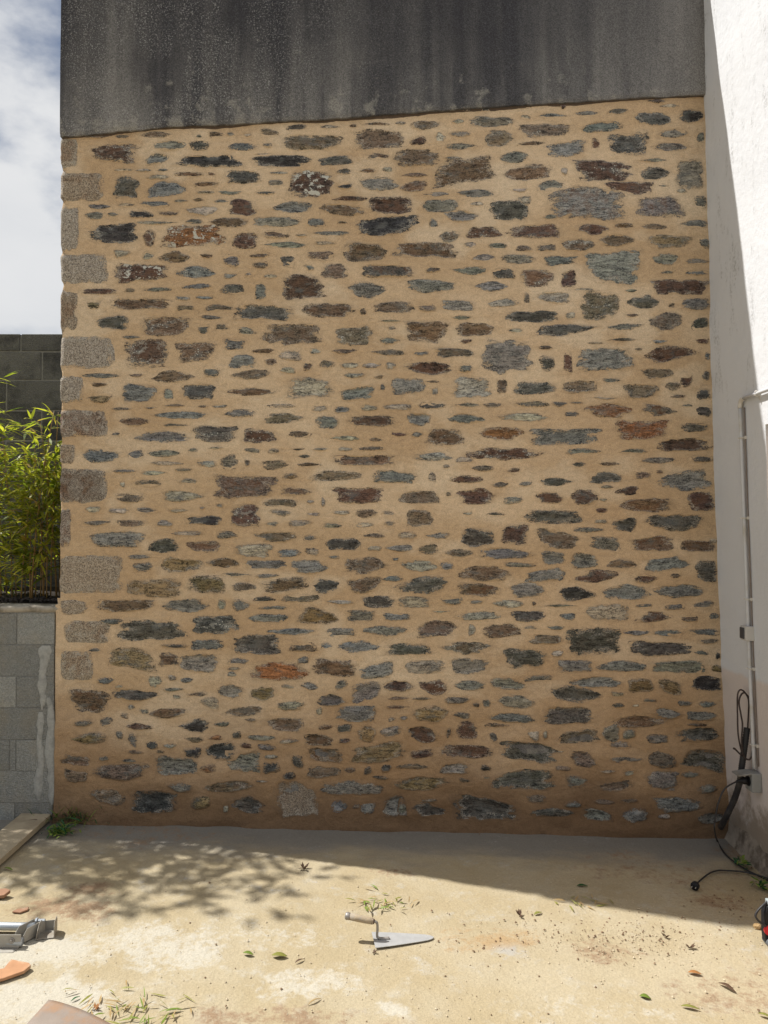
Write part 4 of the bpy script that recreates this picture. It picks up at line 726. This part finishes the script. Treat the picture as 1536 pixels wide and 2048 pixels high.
m_ = MB(); hp_ = [(.08, .011), (.10, .0135), (.3, .0150), (.6, .0155), (.84, .0150), (.86, .0165), (.94, .0168), (.985, .0145), (1.0, .007)]
m_.tube([t1+hd*a for a, b in hp_[:5]], [b for a, b in hp_[:5]], 16); m_.build('handle', m_cement, tr_, smooth=True)
m_ = MB(); m_.tube([t1+hd*a for a, b in hp_[4:]], [b for a, b in hp_[4:]], 16); m_.build('handle_cap', m_tang, tr_, smooth=True)
m_ = MB(); m_.tube([t1+hd*.05, t1+hd*.13], [.0105, .0142], 14); m_.build('ferrule', simple('dark_ferrule', (.13, .09, .07), .5, metal=.4), tr_, smooth=True)
# ------------------------------------------------------------------ plank against the low wall
m_plank = simple('dusty_plank', (.40, .335, .235), .85, .2, 12, dirt=(.30, .245, .17), dscale=5)
a = PG(105, 1625, .045); b = PG(48, 1622, .045); c_ = PG(0, 1719, .045); d_ = PG(0, 1656, .045)
dr = (c_-a); e2 = a + dr*2.2; dl = (d_-b); e3 = b + dr*2.2
m_ = MB(); tq = [a, e2, e3, b]; m_.add(tq + [v-Vector((0, 0, .035)) for v in tq], [(0, 3, 2, 1), (4, 5, 6, 7), (0, 1, 5, 4), (1, 2, 6, 5), (2, 3, 7, 6), (3, 0, 4, 7)])
tag(m_.build('wooden_plank', m_plank, loc=tuple((a+b)/2-Vector((0, 0, .035))), bevel=.003), 'pale dusty wooden plank lying against the low block wall', 'plank')
# ------------------------------------------------------------------ galvanised trestle foot at left
m_galv = simple('galvanised_steel', (.40, .43, .46), .42, .12, 18, metal=.55, dirt=(.33, .31, .28))
m_galvd = simple('dusty_bracket', (.36, .34, .30), .6, .15, 20, metal=.35, dirt=(.28, .24, .19))
fb = PG(60, 1885); ft_ = empty('trestle_foot', tuple(fb), 'folded galvanised steel trestle legs with bracket feet at the left edge', 'trestle')
q0 = PG(70, 1853, .03); q1 = PG(-260, 1848, .03)
m_ = MB(); m_.tube([q1, PG(40, 1853, .03), q0], [.0175, .0175, .0175], 16); m_.build('tube', m_galv, ft_, smooth=True)
q2 = PG(45, 1884, .022); q3 = PG(-260, 1878, .022)
m_ = MB(); m_.tube([q3, q2], .0175, 16); m_.build('tube', m_galv, ft_, smooth=True)
def plate(name, P_, th, mat):
    P_ = [Vector(v) for v in P_]; n_ = (P_[1]-P_[0]).cross(P_[2]-P_[0]).normalized()*th; k = len(P_); m_ = MB()
    m_.add(P_ + [v+n_ for v in P_], [tuple(range(k))[::-1], tuple(range(k, 2*k))] + [(i, (i+1) % k, (i+1) % k+k, i+k) for i in range(k)])
    m_.build(name, mat, ft_, bevel=.001)
def gp(u, v, h): return PG(u, v+ (0), 0) + Vector((0, 0, h))
# channel between the two tubes
A = PG(38, 1885); B = PG(82, 1862)
ax = (B-A); axn = ax.normalized(); sn_ = Vector((0, 0, 1)).cross(axn)
for o_, hh_ in ((-.028, .062), (.030, .056)):
    P0 = A + sn_*o_; P1 = B + sn_*o_
    plate('channel_side', [P0+Vector((0, 0, .006)), P1+Vector((0, 0, .006)), P1+Vector((0, 0, hh_*.8)), P1-axn*.02+Vector((0, 0, hh_)), P0+axn*.02+Vector((0, 0, hh_)), P0+Vector((0, 0, hh_*.6))], .003, m_galvd)
plate('channel_base', [A-sn_*.027+Vector((0, 0, .006)), B-sn_*.027+Vector((0, 0, .006)), B+sn_*.029+Vector((0, 0, .006)), A+sn_*.029+Vector((0, 0, .006))], .003, m_galvd)
# U shaped end bracket
E0 = PG(74, 1872); E1 = PG(112, 1868); ex = (E1-E0); exn = ex.normalized(); es = Vector((0, 0, 1)).cross(exn)
plate('end_bracket', [E1+es*.035+Vector((0, 0, .004)), E1-es*.045+Vector((0, 0, .004)), E1-es*.045+Vector((0, 0, .055)), E1-es*.03+Vector((0, 0, .072)), E1+es*.022+Vector((0, 0, .072)), E1+es*.035+Vector((0, 0, .055))], .003, m_galvd)
plate('end_bracket', [E0+es*.035+Vector((.005, 0, .004)), E0-es*.045+Vector((.005, 0, .004)), E0-es*.045+Vector((.012, 0, .045)), E0-es*.02+Vector((.016, 0, .068)), E0+es*.03+Vector((.016, 0, .06))], .003, m_galvd)
plate('end_bracket', [E0+es*.036+Vector((0, 0, .004)), E1+es*.036+Vector((0, 0, .004)), E1+es*.036+Vector((0, 0, .05)), E0+es*.036+Vector((0, 0, .05))], .003, m_galvd)
plate('bracket_base', [E0-es*.045+Vector((.006, 0, .005)), E1-es*.045+Vector((-.004, 0, .005)), E1+es*.034+Vector((-.004, 0, .005)), E0+es*.034+Vector((.006, 0, .005))], .003, m_galvd)
m_ = MB(); bc = E0+ex*.1+es*.03; m_.tube([bc+Vector((-.01, 0, .055)), bc+Vector((.022, 0, .055))], .008, 6); m_.tube([bc+Vector((-.012, 0, .055)), bc+Vector((-.02, 0, .055))], .013, 6); m_.build('bolt', m_galv, ft_)
# lower foot shoe with its bolt
S0 = PG(-10, 1897); S1 = PG(42, 1897); s_n = Vector((0, -1, 0))
plate('foot_shoe', [S0+Vector((0, 0, .004)), S1+Vector((-.01, 0, .004)), S1+Vector((0, 0, .02)), S1+Vector((0, 0, .062)), S0+Vector((0, 0, .062))], .003, m_galvd)
plate('foot_shoe', [S0+Vector((0, 0, .003)), S1+Vector((-.01, 0, .003)), S1+Vector((-.02, -.035, .003)), S0+Vector((0, -.04, .003))], .003, m_galvd)
m_ = MB(); bc = S0.lerp(S1, .65)+Vector((0, -.003, .036)); m_.tube([bc+Vector((0, .003, 0)), bc+Vector((0, -.004, 0))], .013, 14); m_.tube([bc+Vector((0, -.003, 0)), bc+Vector((0, -.011, 0))], .007, 6); m_.build('bolt', m_tang, ft_)
# ------------------------------------------------------------------ shards and sheets
def shard(name, uv, th, mat, label, cat, up=.0, tilt=None, curve=0):
    P_ = [PG(u, v, .004) for u, v in uv]; c_ = sum(P_, Vector())/len(P_); k = len(P_); m_ = MB()
    if tilt: P_ = [v+Vector((0, 0, tilt[i])) for i, v in enumerate(P_)]
    m_.add(P_ + [v+Vector((0, 0, th)) for v in P_], [tuple(range(k))[::-1], tuple(range(k, 2*k))] + [(i, (i+1) % k, (i+1) % k+k, i+k) for i in range(k)])
    o = m_.build(name, mat, loc=tuple(c_)); tag(o, label, cat)
    bm = bmesh.new(); bm.from_mesh(o.data); bmesh.ops.recalc_face_normals(bm, faces=bm.faces)
    bmesh.ops.bevel(bm, geom=list(bm.edges), offset=.0015, segments=1, affect='EDGES'); bm.to_mesh(o.data); bm.free()
    return o
m_terra = simple('terracotta', (.42, .225, .12), .85, .25, 18, dirt=(.45, .35, .25), dscale=9)
m_terrad = simple('brown_tile', (.28, .155, .095), .85, .25, 18, dirt=(.36, .28, .2))
shard('tile_shard', [(-30, 1950), (8, 1942), (22, 1926), (58, 1934), (62, 1938), (48, 1948), (8, 1962), (-30, 1972)], .013, m_terra, 'flat orange terracotta shard below the trestle foot', 'shard', tilt=[0, 0, .004, .006, .004, 0, 0, 0])
shard('tile_shard', [(-20, 1800), (-20, 1788), (12, 1788), (21, 1791), (8, 1798)], .016, m_terrad, 'brown broken tile sliver at the left edge above the trestle', 'shard', tilt=[0, .006, .014, .012, .004])
shard('tile_shard', [(24, 1826), (34, 1821), (50, 1818), (58, 1816), (56, 1822), (40, 1828)], .008, m_terrad, 'small dark curved tile flake just behind the trestle tube', 'shard')
# rusty curved roof tile at the bottom edge
m_rust = simple('rusty_brown_tile', (.235, .195, .165), .75, .25, 9, dirt=(.29, .18, .11), dscale=6)
k0 = PG(98, 2007); k1 = PG(205, 2052); k2 = PG(60, 2052); u_ = (k1-k0); w_ = (k2-k0)*1.3
X_, Y_, Z_ = [], [], []
for i in range(10):
    row = []
    for j in range(14):
        a, b = i/9, j/13; q_ = k0 + w_*a + u_*b*1.25; row.append((q_.x, q_.y, q_.z+.004+(.014*math.sin(math.pi*b)**.7+.006*a)))
    X_.append([t[0] for t in row]); Y_.append([t[1] for t in row]); Z_.append([t[2] for t in row])
X_, Y_, Z_ = np.array(X_), np.array(Y_), np.array(Z_)
me = gridmesh('roof_tile', X_-k0.x, Y_-k0.y, Z_-k0.z); o = add('roof_tile', me, m_rust, loc=k0, smooth=True)
sm = o.modifiers.new('thick', 'SOLIDIFY'); sm.thickness = .011; tag(o, 'rusty brown curved roof tile cut by the bottom edge of the photo', 'roof tile')
# ------------------------------------------------------------------ leaves, clippings, weeds, crumbs
def leafmat(name, col, t=.25):
    m, nt, bs = newmat(name); p = pos(nt); setc(nt, bs, mix(nt, noise(nt, p, 60, 3), [x*.7 for x in col], [x*1.25 for x in col]), .55, .35)
    tr = N(nt, 'ShaderNodeBsdfTranslucent', {'Color': c4([min(1, x*1.5) for x in col])}); ms = N(nt, 'ShaderNodeMixShader', {0: t, 1: bs.outputs[0], 2: tr.outputs[0]})
    nt.links.new(ms.outputs[0], nt.nodes['Material Output'].inputs['Surface']); return m
m_lg = leafmat('fresh_green_leaf', (.17, .24, .04)); m_ldk = leafmat('dark_green_leaf', (.02, .10, .03), .1); m_lo = leafmat('orange_dead_leaf', (.42, .20, .07)); m_lb = leafmat('brown_dead_leaf', (.11, .065, .04), .1)
m_ly = leafmat('yellow_green_leaf', (.25, .25, .06)); m_straw = leafmat('straw_blade', (.40, .29, .14))
def one_leaf(u0, v0, u1, v1, wd, mat, label, cat='leaf', lift=.004, name='fallen_leaf', th=.0012):
    a, b = PG(u0, v0, .004), PG(u1, v1, .004); d = b-a; ln = d.length; d.normalize(); w = Vector((0, 0, 1)).cross(d); vs, fs = [], []
    ts = [(0, .04), (.12, .5), (.3, .95), (.5, 1), (.7, .8), (.88, .42), (1, .03)]
    for t, k in ts:
        c_ = a + d*ln*t + Vector((0, 0, lift*math.sin(math.pi*min(1, t*1.1))))
        vs += [c_+w*wd*k*.5+Vector((0, 0, wd*.10*k)), c_, c_-w*wd*k*.5+Vector((0, 0, wd*.16*k))]
    n_ = len(ts)
    for i in range(n_-1):
        fs += [(i*3, i*3+1, i*3+4, i*3+3), (i*3+1, i*3+2, i*3+5, i*3+4)]
    o = add(name, mesh(name, [tuple(Vector(v)-a) for v in vs], fs), mat, loc=a, smooth=True)
    s_ = o.modifiers.new('thick', 'SOLIDIFY'); s_.thickness = th
    return tag(o, label, cat)
one_leaf(543, 1910, 575, 1912, .032, m_ly, 'yellow green oval leaf lying left of the trowel')
one_leaf(486, 1905, 507, 1909, .022, m_lg, 'small curled green leaf left of the oval leaf')
one_leaf(222, 1636, 258, 1638, .045, m_ldk, 'dark green glossy leaf at the foot of the stone wall', lift=.008)
one_leaf(1362, 2011, 1400, 2018, .018, m_ly, 'long yellow green leaf near the bottom right corner')
one_leaf(1279, 1991, 1302, 1997, .026, m_lg, 'small folded green leaf beside crumbs at lower right')
one_leaf(1376, 1944, 1404, 1948, .024, m_lo, 'orange dead leaf on the sunny floor at right')
one_leaf(1437, 1965, 1473, 1985, .020, m_lb, 'brown curled bark strip at lower right', 'bark', .008, 'bark_strip')
one_leaf(331, 2022, 366, 2018, .012, m_lg, 'thin green leaf beside the clippings at lower left')
one_leaf(1154, 1771, 1176, 1772, .022, m_ldk, 'dark leaf just inside the shadow edge')
one_leaf(1068, 1829, 1084, 1824, .018, m_ly, 'tiny yellow leaf near the middle of the floor')
one_leaf(1516, 2026, 1545, 2036, .016, m_ly, 'pale green leaf in the bottom right corner')
one_leaf(590, 1925, 608, 1917, .010, m_lb, 'thin brown leaf sliver left of the trowel')
one_leaf(615, 2010, 642, 1996, .008, m_straw, 'dry straw blade on the bottom middle floor', 'straw', .008, 'straw_blade')
one_leaf(142, 2002, 160, 1992, .008, m_ldk, 'thin dark green blade above the roof tile')
one_leaf(8, 1735, 26, 1740, .014, m_lg, 'small green sprig beside the plank')
for i, (u, v, s_, lb) in enumerate([(608, 1738, .022, 'dark crumpled dead leaf at the shadow edge'), (1041, 1832, .018, 'brown crumpled leaf in the middle of the floor'), (1332, 1874, .014, 'small brown crumpled leaf among the crumbs'),
                                     (1379, 1896, .016, 'reddish crumpled leaf right of the crumbs'), (192, 2017, .014, 'orange brown crumpled leaf beside the clippings'), (748, 1906, .010, 'small brown clod at the heel of the trowel')]):
    r = random.Random(300+i); m_ = MB(); c_ = PG(u, v)
    for j in range(7):
        a = r.uniform(0, 6.28); d = Vector((math.cos(a), math.sin(a), r.uniform(.1, .9))); w = d.cross(Vector((r.uniform(-.3, .3), r.uniform(-.3, .3), 1))).normalized(); o_ = c_+Vector((r.uniform(-.3, .3)*s_, r.uniform(-.3, .3)*s_, .002))
        m_.add([o_-w*s_*.12, o_+d*s_*.6+w*s_*.35, o_+d*s_*1.3+Vector((0, 0, s_*.2)), o_+d*s_*.6-w*s_*.4+Vector((0, 0, s_*.15))], [(0, 1, 2, 3)])
    o = m_.build('crumpled_leaf', m_lb if i != 4 else m_lo, loc=tuple(c_)); o.modifiers.new('thick', 'SOLIDIFY').thickness = .0012; tag(o, lb, 'leaf')
def blades(name, c_, n, rx, ry, ln, wd, mats, label, cat, sd, flat=.25, up=.0):
    r = random.Random(sd); root = empty(name, tuple(c_), label, cat)
    for mi, mat in enumerate(mats):
        V, Fc, Lv = [], [], []
        for k in range(n//len(mats)):
            p_ = c_ + Vector((r.gauss(0, rx*.5), r.gauss(0, ry*.5), .004)); p_.z = gz(p_.x)+.004+up*r.random()
            a = r.uniform(0, 6.28); leafgeo(Lv, p_, Vector((math.cos(a), math.sin(a), r.uniform(0, flat))), Vector((r.uniform(-.6, .6), r.uniform(-.6, .6), 1)), ln*r.uniform(.6, 1.3), wd*r.uniform(.6, 1.3), random.Random(k), V, Fc)
        V = [(v[0], v[1], max(v[2], gz(v[0])+.004)) for v in V]
        me = mesh('blade_cluster', [tuple(Vector(v)-c_) for v in V], Fc); tag(add('blade_cluster', me, mat, root, c_, smooth=True), kind='stuff')
blades('bamboo_clippings', PG(758, 1805), 46, .16, .10, .06, .009, [m_lg, m_ly, m_straw], 'small heap of bamboo clippings behind the trowel', 'clippings', 501, .7)
blades('bamboo_clippings', PG(1166, 1806), 22, .12, .08, .06, .008, [m_ly, m_straw], 'thin scatter of pale clippings near the shadow edge', 'clippings', 502, .35)
blades('bamboo_clippings', PG(250, 2022), 70, .26, .16, .075, .008, [m_lg, m_straw, m_ly], 'loose heap of bamboo clippings at the lower left', 'clippings', 503, .6)
blades('weed_tuft', PG(150, 1645, 0), 240, .20, .06, .13, .007, [m_ldk, m_lg, m_lb], 'dark weed tuft in the corner of the stone and block walls', 'weed', 504, 2.2, .03)
blades('weed_tuft', PG(118, 1668, 0), 130, .08, .07, .06, .011, [m_lg, m_ldk], 'green grassy tuft at the end of the plank', 'weed', 505, 1.4, .02)
blades('weed_tuft', PX(1484, 1668, 2.07), 40, .03, .05, .045, .012, [m_ldk, m_lg], 'small green weed growing at the foot of the white wall', 'weed', 506, 1.6, .03)
blades('weed_tuft', PX(1524, 1728, 2.05), 40, .03, .06, .045, .012, [m_ldk, m_lg], 'second green weed nearer the right edge below the white wall', 'weed', 507, 1.6, .03)
# crumbs of mortar and earth
def crumbs(name, n, gen, mat, label, sd, s0, s1):
    r = random.Random(sd); m_ = MB()
    for k in range(n):
        u, v = gen(r); c_ = PG(u, v); s_ = s0*(s1/s0)**(r.random()**2.2)
        if c_.y > -.01 or abs(c_.x) > 2.2: continue
        d6 = [Vector(v_)*s_*r.uniform(.6, 1.3) for v_ in ((1,0,0),(-1,0,0),(0,1,0),(0,-1,0),(0,0,.8),(0,0,-.5))]
        m_.add([c_+Vector((0, 0, s_*.25))+d for d in d6], [(0,2,4),(2,1,4),(1,3,4),(3,0,4),(2,0,5),(1,2,5),(3,1,5),(0,3,5)])
    tag(m_.build(name, mat), label, 'crumbs', kind='stuff')
m_cr1 = simple('earth_crumb', (.20, .13, .08), .95, .5, 40); m_cr2 = simple('mortar_crumb', (.50, .42, .30), .95, .3, 40)
def g1_(r):
    k = r.random()
    if k < .45: return r.gauss(1260, 110), r.gauss(1868, 26)
    if k < .6: return r.gauss(980, 90), r.gauss(1880, 28)
    if k < .75: return r.gauss(1470, 45), r.gauss(1805, 16)
    if k < .80: return r.uniform(130, 1450), 1652+r.expovariate(1/10)+.018*r.uniform(0, 1)
    if k < .88: return r.gauss(1495, 25), r.gauss(1715, 22)
    return r.uniform(380, 1536), r.uniform(1760, 2046)
crumbs('earth_crumbs', 900, g1_, m_cr1, 'scattered brown earth crumbs on the floor', 61, .0015, .008)
crumbs('mortar_crumbs', 1500, lambda r: (r.uniform(-50, 1536), r.uniform(1745, 2046)) if r.random() < .6 else (r.gauss(1300, 130), r.gauss(1880, 40)), m_cr2, 'pale mortar grit scattered over the floor', 62, .0012, .006)
